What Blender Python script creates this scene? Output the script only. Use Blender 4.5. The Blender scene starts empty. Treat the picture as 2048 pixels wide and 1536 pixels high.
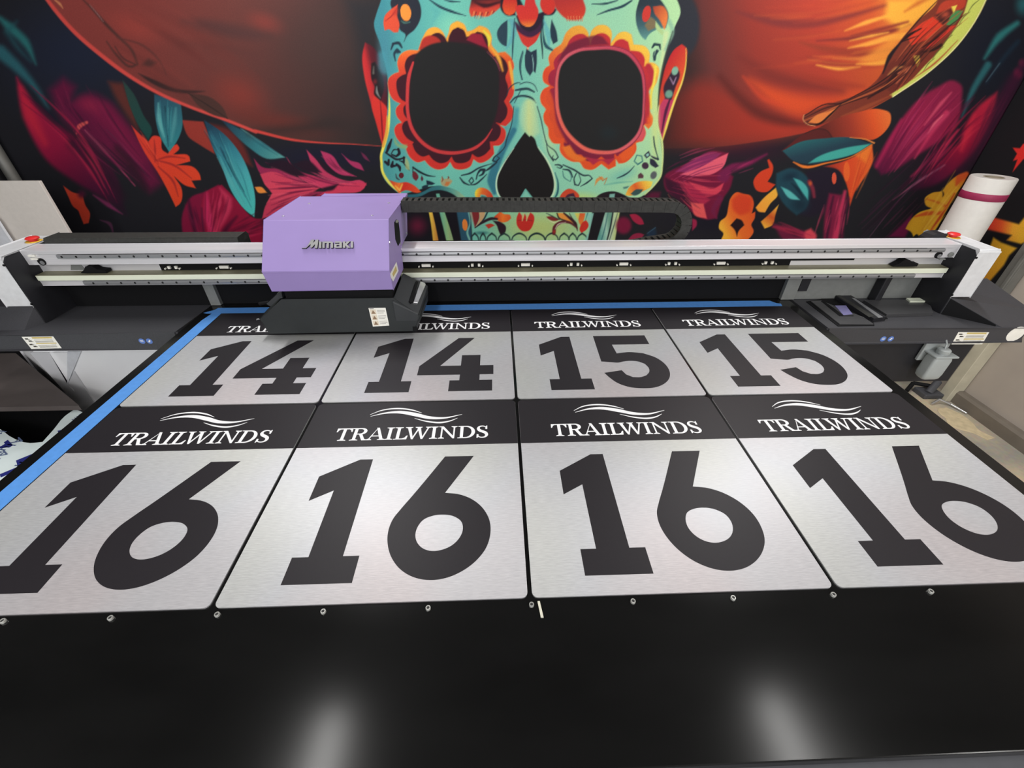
import bpy, math, random
import numpy as np
from mathutils import Matrix, Vector
from mathutils.geometry import tessellate_polygon

random.seed(4)
S = bpy.context.scene
COL = S.collection
TZ = 0.95                      # height of the printing bed above the floor; builders below use heights relative to the bed

# ------------------------------------------------------------------ camera
CAM = np.array([-0.05196, -0.42713, 0.83261])          # relative to the bed
FPX, PITCH, YAW, ROLL = 860.423, -0.628854, 0.035937, 0.00301
def _axes(p, y, r):
    cy, sy, cp, sp, cr, sr = math.cos(y), math.sin(y), math.cos(p), math.sin(p), math.cos(r), math.sin(r)
    fwd = np.array([sy*cp, cy*cp, sp]); right = np.array([cy, -sy, 0.0]); up = np.cross(right, fwd)
    return cr*right + sr*up, -sr*right + cr*up, fwd
AX_R, AX_U, AX_F = _axes(PITCH, YAW, ROLL)
cam_data = bpy.data.cameras.new('camera')
cam_data.sensor_width = 36.0
cam_data.lens = FPX*36.0/2048.0
cam_data.clip_start = 0.02
cam = bpy.data.objects.new('camera', cam_data)
COL.objects.link(cam)
M = Matrix.Identity(4)
for i in range(3):
    M[i][0], M[i][1], M[i][2] = AX_R[i], AX_U[i], -AX_F[i]
M[0][3], M[1][3], M[2][3] = CAM[0], CAM[1], CAM[2] + TZ
cam.matrix_world = M
S.camera = cam

# ------------------------------------------------------------------ world, lamps, exposure
S.view_settings.view_transform = 'Standard'
S.view_settings.look = 'None'
S.view_settings.exposure = 0.36
S.view_settings.gamma = 1.0
S.view_settings.use_curve_mapping = False
world = bpy.data.worlds.new('shop_ambient')
S.world = world
world.use_nodes = True
world.node_tree.nodes['Background'].inputs[0].default_value = (0.97, 0.985, 1.0, 1)
world.node_tree.nodes['Background'].inputs[1].default_value = 1.25
def lamp(name, x, y, sx, sy, power, z=2.0, color=(1.0, 0.985, 0.96)):
    d = bpy.data.lights.new(name, 'AREA'); d.shape = 'RECTANGLE'; d.size = sx; d.size_y = sy
    d.energy = power; d.color = color
    o = bpy.data.objects.new(name, d); COL.objects.link(o); o.location = (x, y, z + TZ)
    return o
# two rows of ceiling tubes running front to back over the bed, plus added fill lamps over the side aisles and behind the viewer
lamp('tube_or_fill_lamp', -0.98, -0.36, 0.12, 1.6, 12)
lamp('tube_or_fill_lamp', -1.02, 1.80, 0.12, 0.8, 24)
lamp('tube_or_fill_lamp', 1.42, -0.36, 0.12, 1.6, 12)
lamp('tube_or_fill_lamp', 1.65, 1.80, 0.12, 0.8, 24)
lamp('tube_or_fill_lamp', -2.6, -1.3, 0.13, 1.6, 22)  # this pair is added fill for the aisle walls and floor
lamp('tube_or_fill_lamp', 2.7, -1.3, 0.13, 1.6, 22)
lamp('tube_or_fill_lamp', -0.98, -2.7, 0.13, 1.45, 42)  # this pair is added fill for faces turned to the viewer
lamp('tube_or_fill_lamp', 1.42, -2.7, 0.13, 1.45, 42)

# ------------------------------------------------------------------ helpers
def lin(c):
    out = []
    for v in c[:3]:
        v = v/255.0
        out.append(v/12.92 if v <= 0.04045 else ((v+0.055)/1.055)**2.4)
    return tuple(out) + (1.0,)

def mat(name, rgb, rough=0.5, metal=0.0, spec=0.5, var=0.06, scale=(40, 40, 40), bump=0.0, trans=0.0, ior=1.45, coat=0.0):
    m = bpy.data.materials.new(name); m.use_nodes = True
    nt = m.node_tree; b = nt.nodes['Principled BSDF']
    b.inputs['Roughness'].default_value = rough
    b.inputs['Metallic'].default_value = metal
    b.inputs['Specular IOR Level'].default_value = spec
    b.inputs['IOR'].default_value = ior
    b.inputs['Transmission Weight'].default_value = trans
    b.inputs['Coat Weight'].default_value = coat
    tc = nt.nodes.new('ShaderNodeTexCoord'); mp = nt.nodes.new('ShaderNodeMapping')
    mp.inputs['Scale'].default_value = scale
    nz = nt.nodes.new('ShaderNodeTexNoise'); nz.inputs['Scale'].default_value = 1.0; nz.inputs['Detail'].default_value = 3.0
    nt.links.new(tc.outputs['Object'], mp.inputs['Vector']); nt.links.new(mp.outputs['Vector'], nz.inputs['Vector'])
    rp = nt.nodes.new('ShaderNodeValToRGB')
    c = lin(rgb)
    rp.color_ramp.elements[0].position = 0.3; rp.color_ramp.elements[1].position = 0.7
    rp.color_ramp.elements[0].color = tuple(v*(1-var) for v in c[:3]) + (1,)
    rp.color_ramp.elements[1].color = tuple(min(1, v*(1+var)) for v in c[:3]) + (1,)
    nt.links.new(nz.outputs['Fac'], rp.inputs['Fac']); nt.links.new(rp.outputs['Color'], b.inputs['Base Color'])
    if bump:
        bp = nt.nodes.new('ShaderNodeBump'); bp.inputs['Strength'].default_value = bump; bp.inputs['Distance'].default_value = 0.002
        nt.links.new(nz.outputs['Fac'], bp.inputs['Height']); nt.links.new(bp.outputs['Normal'], b.inputs['Normal'])
    return m

MT = {}
MT['bed'] = mat('black_anodised_bed', (16, 16, 16), 0.17, spec=0.36, var=0.25, scale=(3, 9, 3))
MT['frame'] = mat('dark_grey_frame', (70, 71, 76), 0.5)
MT['tray'] = mat('textured_black_plastic', (60, 60, 64), 0.5, spec=0.45, var=0.12, scale=(300, 300, 300), bump=0.25)
MT['black'] = mat('black_painted_steel', (34, 34, 38), 0.5, spec=0.35, var=0.1)
MT['deep'] = mat('matte_black', (16, 16, 18), 0.7, spec=0.2)
MT['flap'] = mat('dark_grey_flap', (66, 66, 68), 0.38, spec=0.5)
MT['beam'] = mat('extruded_aluminium', (224, 223, 227), 0.36, metal=0.35, var=0.05, scale=(2, 200, 200))
MT['rail'] = mat('steel_rail', (150, 151, 154), 0.32, metal=0.45, var=0.08, scale=(2, 100, 100))
MT['cream'] = mat('cream_scale_cover', (222, 227, 207), 0.45, spec=0.5, var=0.03, scale=(3, 60, 60))
MT['ledge'] = mat('olive_metal_ledge', (138, 135, 112), 0.45, metal=0.3)
MT['pewter'] = mat('pewter_lettering', (150, 150, 150), 0.4, metal=0.3)
MT['grey'] = mat('grey_steel_sheet', (128, 130, 128), 0.55, metal=0.2)
MT['white'] = mat('white_painted_cap', (212, 213, 216), 0.4)
MT['chain'] = mat('black_nylon_chain', (50, 50, 48), 0.6, spec=0.35, var=0.2, scale=(90, 90, 90))
MT['hood'] = mat('lilac_painted_hood', (149, 130, 185), 0.45, spec=0.35, var=0.02, scale=(8, 8, 8))
MT['silver'] = mat('brushed_silver', (205, 206, 208), 0.3, metal=0.8)
MT['lamp_body'] = mat('charcoal_lamp_body', (54, 56, 58), 0.45, spec=0.4)
MT['module'] = mat('charcoal_lower_cover', (37, 40, 41), 0.5, spec=0.4)
MT['red'] = mat('red_plastic_button', (214, 48, 48), 0.35)
MT['yellow'] = mat('yellow_ring', (236, 196, 70), 0.45)
MT['label'] = mat('white_label', (232, 230, 222), 0.55)
MT['label_line'] = mat('label_print_yellow', (196, 176, 110), 0.6)
MT['label_ink'] = mat('label_print_ink', (70, 66, 60), 0.6)
MT['label_sign'] = mat('label_sign_tan', (138, 112, 88), 0.6)
MT['label_pale'] = mat('label_pale_tan', (216, 204, 184), 0.6)
MT['blue_dot'] = mat('blue_sticker', (88, 120, 190), 0.5)
MT['tape'] = mat('blue_masking_tape', (84, 142, 212), 0.6, spec=0.3, var=0.05, scale=(60, 60, 60), bump=0.15)
MT['ink'] = mat('black_print', (33, 30, 34), 0.48, spec=0.32, var=0.05, scale=(200, 200, 200))
MT['white_ink'] = mat('white_print', (232, 232, 234), 0.5)
MT['peg'] = mat('steel_peg', (205, 205, 200), 0.3, metal=0.6)
MT['peg_hole'] = mat('peg_socket', (40, 40, 40), 0.6)
MT['offcut'] = mat('cream_plastic_strip', (206, 204, 188), 0.5)
MT['roll'] = mat('white_vinyl_roll', (208, 205, 200), 0.5, var=0.03)
MT['band'] = mat('crimson_band', (152, 42, 82), 0.5)
MT['core'] = mat('cardboard_core', (150, 140, 122), 0.8)
MT['bottle'] = mat('translucent_white_plastic', (186, 192, 192), 0.35, var=0.03, trans=0.35)
MT['tan_board'] = mat('grey_beige_board', (214, 207, 200), 0.7, var=0.03)
MT['white_board'] = mat('white_foam_board', (216, 218, 224), 0.6)
MT['crate'] = mat('dark_brown_card', (84, 76, 74), 0.75, var=0.08, scale=(12, 12, 12))
MT['film'] = mat('pale_protective_film', (228, 240, 240), 0.4, var=0.06, scale=(9, 9, 9), bump=0.4)
MT['film_navy'] = mat('film_navy_print', (38, 44, 120), 0.45)
MT['film_grey'] = mat('film_grey_print', (92, 106, 140), 0.5)
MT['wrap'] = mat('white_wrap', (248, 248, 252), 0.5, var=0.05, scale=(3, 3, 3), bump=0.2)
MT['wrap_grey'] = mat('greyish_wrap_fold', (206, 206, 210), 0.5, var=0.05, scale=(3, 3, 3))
MT['post'] = mat('cream_steel_post', (188, 182, 162), 0.6, var=0.1, scale=(10, 10, 10))
MT['track'] = mat('galvanised_track', (128, 128, 124), 0.5, metal=0.5, var=0.15, scale=(10, 10, 10))
MT['mauve'] = mat('mauve_window', (132, 128, 176), 0.3)
MT['dark_hole'] = mat('dark_hole', (24, 24, 26), 0.6)

# brushed aluminium composite faces
def brushed(name):
    m = bpy.data.materials.new(name); m.use_nodes = True
    nt = m.node_tree; b = nt.nodes['Principled BSDF']
    b.inputs['Metallic'].default_value = 0.5
    b.inputs['Specular IOR Level'].default_value = 0.5
    b.inputs['Anisotropic'].default_value = 0.55
    tg = nt.nodes.new('ShaderNodeCombineXYZ'); tg.inputs[0].default_value = 1.0
    nt.links.new(tg.outputs[0], b.inputs['Tangent'])
    tc = nt.nodes.new('ShaderNodeTexCoord'); mp = nt.nodes.new('ShaderNodeMapping')
    mp.inputs['Scale'].default_value = (52, 420, 1)
    n1 = nt.nodes.new('ShaderNodeTexNoise'); n1.inputs['Scale'].default_value = 1.0; n1.inputs['Detail'].default_value = 6
    nt.links.new(tc.outputs['Object'], mp.inputs['Vector']); nt.links.new(mp.outputs['Vector'], n1.inputs['Vector'])
    rp = nt.nodes.new('ShaderNodeValToRGB')
    rp.color_ramp.elements[0].position = 0.25; rp.color_ramp.elements[1].position = 0.75
    rp.color_ramp.elements[0].color = (0.46, 0.46, 0.47, 1); rp.color_ramp.elements[1].color = (0.59, 0.59, 0.594, 1)
    nt.links.new(n1.outputs['Fac'], rp.inputs['Fac'])
    # faint pearly tint, painting an iridescent reflection into the colour
    m2 = nt.nodes.new('ShaderNodeMapping'); m2.inputs['Scale'].default_value = (2.6, 1.2, 1)
    n2 = nt.nodes.new('ShaderNodeTexNoise'); n2.inputs['Scale'].default_value = 1.0; n2.inputs['Detail'].default_value = 1
    r2 = nt.nodes.new('ShaderNodeValToRGB')
    e = r2.color_ramp.elements
    e[0].position = 0.3; e[0].color = (0.97, 0.98, 0.90, 1)
    e[1].position = 0.7; e[1].color = (1.0, 0.93, 0.94, 1)
    x = e.new(0.5); x.color = (0.96, 0.97, 1.0, 1)
    nt.links.new(tc.outputs['Object'], m2.inputs['Vector']); nt.links.new(m2.outputs['Vector'], n2.inputs['Vector'])
    nt.links.new(n2.outputs['Fac'], r2.inputs['Fac'])
    mx = nt.nodes.new('ShaderNodeMix'); mx.data_type = 'RGBA'; mx.blend_type = 'MULTIPLY'; mx.inputs['Factor'].default_value = 1.0
    nt.links.new(rp.outputs['Color'], mx.inputs[6]); nt.links.new(r2.outputs['Color'], mx.inputs[7])
    nt.links.new(mx.outputs[2], b.inputs['Base Color'])
    mr = nt.nodes.new('ShaderNodeMapRange'); mr.inputs['To Min'].default_value = 0.42; mr.inputs['To Max'].default_value = 0.54
    nt.links.new(n1.outputs['Fac'], mr.inputs['Value']); nt.links.new(mr.outputs['Result'], b.inputs['Roughness'])
    bp = nt.nodes.new('ShaderNodeBump'); bp.inputs['Strength'].default_value = 0.12; bp.inputs['Distance'].default_value = 0.001
    nt.links.new(n1.outputs['Fac'], bp.inputs['Height']); nt.links.new(bp.outputs['Normal'], b.inputs['Normal'])
    return m
MT['alu'] = brushed('brushed_aluminium_sheet')

class MB:
    """collects shapes and links them as ONE mesh object; heights are relative to the bed"""
    def __init__(s): s.v = []; s.f = []; s.m = []
    def add(s, verts, faces, mi=0):
        n = len(s.v); s.v += [tuple(p) for p in verts]
        for f in faces: s.f.append([i+n for i in f]); s.m.append(mi)
        return s
    def box(s, x0, x1, y0, y1, z0, z1, mi=0):
        v = [(x, y, z) for z in (z0, z1) for y in (y0, y1) for x in (x0, x1)]
        return s.add(v, [(0,2,3,1), (4,5,7,6), (0,1,5,4), (2,6,7,3), (0,4,6,2), (1,3,7,5)], mi)
    def prism(s, poly, axis, a, b, mi=0):
        """polygon (two coordinates) extruded along axis from a to b"""
        def put(p, t):
            return {'x': (t, p[0], p[1]), 'y': (p[0], t, p[1]), 'z': (p[0], p[1], t)}[axis]
        n = len(poly)
        v = [put(p, a) for p in poly] + [put(p, b) for p in poly]
        tri = tessellate_polygon([[Vector((p[0], p[1], 0)) for p in poly]])
        f = [tuple(t) for t in tri] + [tuple(i+n for i in reversed(t)) for t in tri]
        f += [(i, (i+1) % n, (i+1) % n + n, i+n) for i in range(n)]
        return s.add(v, f, mi)
    def cyl(s, p0, p1, r0, r1=None, seg=24, mi=0, cap=True):
        r1 = r0 if r1 is None else r1
        p0, p1 = Vector(p0), Vector(p1); d = (p1-p0).normalized()
        u = d.orthogonal().normalized(); w = d.cross(u)
        v = []
        for p, r in ((p0, r0), (p1, r1)):
            for i in range(seg):
                t = 2*math.pi*i/seg; v.append(tuple(p + u*r*math.cos(t) + w*r*math.sin(t)))
        f = [(i, (i+1) % seg, (i+1) % seg+seg, i+seg) for i in range(seg)]
        if cap: f += [tuple(reversed(range(seg))), tuple(range(seg, 2*seg))]
        return s.add(v, f, mi)
    def lathe(s, c, prof, seg=32, mi=0):
        """profile of (radius, height) turned about a vertical axis at c"""
        v = []; f = []
        for r, z in prof:
            for i in range(seg):
                t = 2*math.pi*i/seg; v.append((c[0]+r*math.cos(t), c[1]+r*math.sin(t), c[2]+z))
        for k in range(len(prof)-1):
            for i in range(seg):
                j = (i+1) % seg; f.append((k*seg+i, k*seg+j, (k+1)*seg+j, (k+1)*seg+i))
        return s.add(v, f, mi)
    def tube(s, pts, r, seg=10, mi=0):
        for a, b in zip(pts[:-1], pts[1:]): s.cyl(a, b, r, seg=seg, mi=mi)
        return s
    def flat(s, loops, org, U, V, t, mi=0):
        """outline with holes laid on a plane (org, U, V) and given thickness t along U x V"""
        org, U, V = Vector(org), Vector(U), Vector(V); N = U.cross(V).normalized()
        tri = tessellate_polygon([[Vector((p[0], p[1], 0)) for p in L] for L in loops])
        flatp = [p for L in loops for p in L]
        top = [org + U*p[0] + V*p[1] + N*t for p in flatp]; n = len(flatp)
        bot = [org + U*p[0] + V*p[1] for p in flatp]
        f = []
        for q in tri:
            a, b, c = [top[i] for i in q]
            f.append(tuple(q) if (b-a).cross(c-a).dot(N) > 0 else tuple(reversed(q)))
        k = 0
        for L in loops:
            m = len(L)
            area = sum(L[i][0]*L[(i+1) % m][1]-L[(i+1) % m][0]*L[i][1] for i in range(m))
            for i in range(m):
                a, b = k+i, k+(i+1) % m
                q = (a, a+n, b+n, b)
                f.append(q if (area > 0) != (L is not loops[0]) else tuple(reversed(q)))
            k += m
        return s.add(top+bot, f, mi)
    def build(s, name, m, parent=None, bevel=0.0, smooth=False):
        off = root_loc(parent)
        me = bpy.data.meshes.new(name)
        me.from_pydata([(x-off[0], y-off[1], z+TZ-off[2]) for x, y, z in s.v], [], s.f)
        for k in (m if isinstance(m, (list, tuple)) else [m]): me.materials.append(MT[k] if isinstance(k, str) else k)
        me.polygons.foreach_set('material_index', s.m)
        if smooth:
            me.polygons.foreach_set('use_smooth', [True]*len(me.polygons))
        me.update()
        o = bpy.data.objects.new(name, me); COL.objects.link(o)
        if smooth:
            try: me.set_sharp_from_angle(angle=math.radians(38))
            except Exception: pass
        if parent is not None: o.parent = parent
        if bevel:
            md = o.modifiers.new('edge_round', 'BEVEL'); md.width = bevel; md.segments = 2; md.limit_method = 'ANGLE'; md.angle_limit = math.radians(35)
        return o

def root_loc(o):
    if o is None: return (0, 0, 0)
    while o.parent is not None: o = o.parent
    return tuple(o.location)
def tag(o, label=None, cat=None, group=None, kind=None):
    if label: o['label'] = label
    if cat: o['category'] = cat
    if group: o['group'] = group
    if kind: o['kind'] = kind
    return o
def empty(name, loc, label, cat, group=None):
    o = bpy.data.objects.new(name, None); COL.objects.link(o)
    o.location = (loc[0], loc[1], loc[2]+TZ); o.empty_display_size = 0.05
    return tag(o, label, cat, group)

def spline(pts, closed=True, sub=6, corner=62):
    """smooth outline through points; sharp turns stay sharp"""
    P = [np.array(p, float) for p in pts]; n = len(P); out = []
    def tan(i):
        if not closed and i in (0, n-1): return None
        a, b, c = P[(i-1) % n], P[i], P[(i+1) % n]
        d1, d2 = b-a, c-b; l1, l2 = np.hypot(*d1)+1e-9, np.hypot(*d2)+1e-9
        if math.degrees(math.acos(max(-1, min(1, float(d1@d2)/(l1*l2))))) > corner: return None
        t = d1/l1*l2 + d2/l2*l1
        return t/(l1+l2)
    T = [tan(i) for i in range(n)]
    for i in range(n if closed else n-1):
        a, b = P[i], P[(i+1) % n]; L = np.hypot(*(b-a))
        ta = T[i]; tb = T[(i+1) % n]
        ta = ta*L if ta is not None else (b-a); tb = tb*L if tb is not None else (b-a)
        for k in range(sub):
            t = k/sub; t2, t3 = t*t, t*t*t
            out.append(tuple((2*t3-3*t2+1)*a + (t3-2*t2+t)*ta + (-2*t3+3*t2)*b + (t3-t2)*tb))
    if not closed: out.append(tuple(P[-1]))
    return out

# ------------------------------------------------------------------ room shell
FLOOR = -0.95
def struct(name, mb, m):
    o = mb.build(name, m); o['kind'] = 'structure'; return o

def floor_material():
    m = bpy.data.materials.new('worn_concrete_floor'); m.use_nodes = True
    nt = m.node_tree; b = nt.nodes['Principled BSDF']; b.inputs['Roughness'].default_value = 0.6
    tc = nt.nodes.new('ShaderNodeTexCoord')
    n1 = nt.nodes.new('ShaderNodeTexNoise'); n1.inputs['Scale'].default_value = 2.6; n1.inputs['Detail'].default_value = 5
    n2 = nt.nodes.new('ShaderNodeTexNoise'); n2.inputs['Scale'].default_value = 45; n2.inputs['Detail'].default_value = 4
    nt.links.new(tc.outputs['Object'], n1.inputs['Vector']); nt.links.new(tc.outputs['Object'], n2.inputs['Vector'])
    r = nt.nodes.new('ShaderNodeValToRGB')
    r.color_ramp.elements[0].position = 0.36; r.color_ramp.elements[0].color = lin((166, 161, 150))
    r.color_ramp.elements[1].position = 0.60; r.color_ramp.elements[1].color = lin((208, 192, 164))
    nt.links.new(n1.outputs['Fac'], r.inputs['Fac'])
    mx = nt.nodes.new('ShaderNodeMix'); mx.data_type = 'RGBA'; mx.blend_type = 'MULTIPLY'; mx.inputs['Factor'].default_value = 0.35
    nt.links.new(r.outputs['Color'], mx.inputs[6]); nt.links.new(n2.outputs['Color'], mx.inputs[7])
    nt.links.new(mx.outputs[2], b.inputs['Base Color'])
    return m
MT['floor'] = floor_material()
MT['stain'] = mat('tan_floor_patch', (202, 186, 152), 0.75, var=0.12, scale=(30, 30, 30))
MT['wall_tan'] = mat('taupe_wall_paint', (172, 162, 152), 0.75, var=0.04, scale=(6, 6, 6))
MT['wall_dark'] = mat('dark_wall_paint', (40, 40, 44), 0.8, var=0.05, scale=(6, 6, 6))
MT['baseb'] = mat('brown_grey_baseboard', (112, 104, 94), 0.65, var=0.12, scale=(8, 8, 8))
MT['ceil'] = mat('dark_open_ceiling', (92, 92, 94), 0.9, var=0.02)

struct('floor', MB().box(-3.1, 3.2, -3.0, 2.7, FLOOR-0.1, FLOOR), 'floor')
struct('wall_back', MB().box(-3.1, 3.2, 2.53, 2.65, FLOOR, 2.15), 'wall_dark')
struct('wall_right', MB().box(3.01, 3.13, -3.0, 2.53, FLOOR, 2.15), 'wall_tan')
struct('wall_left', MB().box(-3.1, -2.98, -3.0, 2.53, FLOOR, 2.15), 'wall_dark')
struct('ceiling', MB().box(-3.1, 3.13, -3.0, 2.65, 2.15, 2.25), 'ceil')
struct('baseboard_right', MB().prism([(3.01, FLOOR), (2.965, FLOOR), (2.965, FLOOR+0.07), (2.975, FLOOR+0.085), (3.01, FLOOR+0.085)], 'y', -2.9, 1.735), 'baseb')

# ------------------------------------------------------------------ painted murals
class Canvas:
    """a painted surface: a fine grid on a wall whose vertices carry the paint colours.
    Shapes are given in the drawing coordinates u, v of the artwork (a perspective sketch of the wall)."""
    def __init__(s, o, ax, ay, nx, ny, base):
        s.o, s.ax, s.ay, s.nx, s.ny = [np.array(q, float) for q in (o, ax, ay)] + [nx, ny]
        gx, gy = np.meshgrid(np.linspace(0, 1, nx), np.linspace(0, 1, ny))
        s.P = s.o + gx[..., None]*s.ax + gy[..., None]*s.ay
        d = s.P - CAM; w = d @ AX_F
        s.u = 1024 + FPX*(d @ AX_R)/w; s.v = 768 - FPX*(d @ AX_U)/w
        s.c = np.zeros((ny, nx, 3)) + np.array(base, float)
        s.px = 1.2
    def win(s, q, pad):
        q = np.array(q); m = (s.u > q[:, 0].min()-pad) & (s.u < q[:, 0].max()+pad) & (s.v > q[:, 1].min()-pad) & (s.v < q[:, 1].max()+pad)
        r = np.where(m.any(1))[0]; c = np.where(m.any(0))[0]
        if len(r) == 0 or len(c) == 0: return None
        return slice(r[0], r[-1]+1), slice(c[0], c[-1]+1)
    def put(s, W_, cov, color, u, v):
        if isinstance(color, dict):
            x0, y0 = color['a']; x1, y1 = color['b']; L2 = (x1-x0)**2+(y1-y0)**2
            t = np.clip(((u-x0)*(x1-x0)+(v-y0)*(y1-y0))/L2, 0, 1)
            st = color['s']; ts = [q[0] for q in st]
            col = np.stack([np.interp(t, ts, [q[1][k] for q in st]) for k in range(3)], -1)
        else: col = np.array(color, float)
        s.c[W_] = s.c[W_]*(1-cov[..., None]) + col*cov[..., None]
    def fill(s, pts, color, soft=1.0, alpha=1.0, corner=62, sub=5):
        q = np.array(spline(pts, True, sub, corner)) if sub > 1 else np.array(pts, float)
        W_ = s.win(q, soft*1.5+2)
        if W_ is None: return
        u, v = s.u[W_], s.v[W_]
        ins = np.zeros(u.shape, bool); dm = np.full(u.shape, 1e9)
        b = np.roll(q, -1, 0)
        for (x0, y0), (x1, y1) in zip(q, b):
            ex, ey = x1-x0, y1-y0; l2 = ex*ex+ey*ey
            if l2 < 1e-9: continue
            cr = (y0 > v) != (y1 > v)
            if ey: ins ^= cr & (u < (v-y0)*ex/ey + x0)
            t = np.clip(((u-x0)*ex+(v-y0)*ey)/l2, 0, 1)
            np.minimum(dm, (u-x0-t*ex)**2+(v-y0-t*ey)**2, out=dm)
        d = np.sqrt(dm)*np.where(ins, 1, -1); w = max(soft, s.px)
        x = np.clip(d/w*0.5+0.5, 0, 1)
        s.put(W_, (x*x*(3-2*x))*alpha, color, u, v)
    def stroke(s, pts, wid, color, soft=1.0, alpha=1.0):
        q = np.array(spline(pts, False, 5)) if len(pts) > 2 else np.array(pts, float)
        wid = wid if isinstance(wid, (list, tuple)) else (wid, wid)
        W_ = s.win(q, max(wid)+soft*1.5+2)
        if W_ is None: return
        u, v = s.u[W_], s.v[W_]; n = len(q)-1; best = np.full(u.shape, -1e9)
        wi = np.interp(np.linspace(0, 1, n+1), np.linspace(0, 1, len(wid)), wid)
        for i in range(n):
            (x0, y0), (x1, y1) = q[i], q[i+1]; ex, ey = x1-x0, y1-y0; l2 = ex*ex+ey*ey+1e-9
            t = np.clip(((u-x0)*ex+(v-y0)*ey)/l2, 0, 1)
            d = np.sqrt((u-x0-t*ex)**2+(v-y0-t*ey)**2)
            np.maximum(best, (wi[i]*(1-t)+wi[i+1]*t)/2 - d, out=best)
        w = max(soft, s.px); x = np.clip(best/w*0.5+0.5, 0, 1)
        s.put(W_, (x*x*(3-2*x))*alpha, color, u, v)
    def blob(s, c, rx, ry, color, rot=0.0, alpha=1.0, hard=0.0):
        W_ = s.win([(c[0]-max(rx, ry), c[1]-max(rx, ry)), (c[0]+max(rx, ry), c[1]+max(rx, ry))], 3)
        if W_ is None: return
        u, v = s.u[W_]-c[0], s.v[W_]-c[1]; a = math.radians(rot)
        r = np.sqrt(((u*math.cos(a)+v*math.sin(a))/rx)**2 + ((-u*math.sin(a)+v*math.cos(a))/ry)**2)
        x = np.clip((1-r)/(1-hard+1e-6) if hard < 1 else (1-r)*min(rx, ry), 0, 1)
        s.put(W_, (x*x*(3-2*x))*alpha, color, s.u[W_], s.v[W_])
    def streaks(s, p0, p1, hw, n, cols, wid=(2, 5), seed=1, alpha=.55, bend=0.0, soft=2.0, taper=.35):
        """brush marks running from p0 to p1, spread over a half width that narrows to taper at p1"""
        rr = random.Random(seed); p0, p1 = np.array(p0, float), np.array(p1, float)
        d = p1-p0; nn = np.array((-d[1], d[0]))/np.hypot(*d)
        for i in range(n):
            o = rr.uniform(-1, 1); a = rr.uniform(0, .55); b = rr.uniform(a+.25, 1)
            def at(t): return p0 + d*t + nn*hw*o*((1-t)+taper*t) + nn*bend*math.sin(math.pi*t)
            s.stroke([tuple(at(a)), tuple(at((a+b)/2)), tuple(at(b))], (.4, rr.uniform(*wid), .4), cols[i % len(cols)], soft, alpha)
    def build(s, name, parent=None):
        n = s.nx*s.ny; me = bpy.data.meshes.new(name)
        v = s.P.reshape(-1, 3).copy(); v[:, 2] += TZ
        # a thin slab: painted front grid plus a rim back to the wall
        i = np.arange(n).reshape(s.ny, s.nx)
        f = np.stack([i[:-1, :-1], i[:-1, 1:], i[1:, 1:], i[1:, :-1]], -1).reshape(-1, 4)
        me.vertices.add(n); me.vertices.foreach_set('co', v.ravel())
        me.loops.add(f.size); me.loops.foreach_set('vertex_index', f.ravel())
        me.polygons.add(len(f)); me.polygons.foreach_set('loop_start', np.arange(0, f.size, 4))
        me.update(); me.validate()
        c = np.clip(s.c/255.0, 0, 1); c = np.where(c <= .04045, c/12.92, ((c+.055)/1.055)**2.4)
        at = me.color_attributes.new('paint', 'FLOAT_COLOR', 'POINT')
        at.data.foreach_set('color', np.concatenate([c.reshape(-1, 3), np.ones((n, 1))], 1).astype(np.float32).ravel())
        me.materials.append(MT['paint'])
        o = bpy.data.objects.new(name, me); COL.objects.link(o)
        md = o.modifiers.new('paper_thickness', 'SOLIDIFY'); md.thickness = 0.004; md.offset = -1
        return o

def paint_material():
    m = bpy.data.materials.new('printed_wall_paint'); m.use_nodes = True
    nt = m.node_tree; b = nt.nodes['Principled BSDF']
    b.inputs['Roughness'].default_value = 0.6; b.inputs['Specular IOR Level'].default_value = 0.12
    a = nt.nodes.new('ShaderNodeVertexColor'); a.layer_name = 'paint'
    tc = nt.nodes.new('ShaderNodeTexCoord'); n = nt.nodes.new('ShaderNodeTexNoise'); n.inputs['Scale'].default_value = 160; n.inputs['Detail'].default_value = 3
    r = nt.nodes.new('ShaderNodeMapRange'); r.inputs['To Min'].default_value = 0.82; r.inputs['To Max'].default_value = 1.18
    nt.links.new(tc.outputs['Object'], n.inputs['Vector']); nt.links.new(n.outputs['Fac'], r.inputs['Value'])
    mx = nt.nodes.new('ShaderNodeMix'); mx.data_type = 'RGBA'; mx.blend_type = 'MULTIPLY'; mx.inputs['Factor'].default_value = 1
    nt.links.new(a.outputs['Color'], mx.inputs[6]); nt.links.new(r.outputs['Result'], mx.inputs[7])
    nt.links.new(mx.outputs[2], b.inputs['Base Color'])
    return m
MT['paint'] = paint_material()

def frame(ox, oy, k):
    return lambda *p: [(ox+x*k, oy+y*k) for x, y in p]
A = frame(0, 0, 1/3); B = frame(400, 0, 1/3); C = frame(720, 0, .22135); D = frame(1040, 0, .2214)
E = frame(740, 240, .16924); F = frame(1040, 240, .17578); G = frame(1300, 0, 1/3); K = frame(1636, 0, 1/3); X = frame(0, 0, 1)
def g(a, b, *st): return {'a': a, 'b': b, 's': st}

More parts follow.
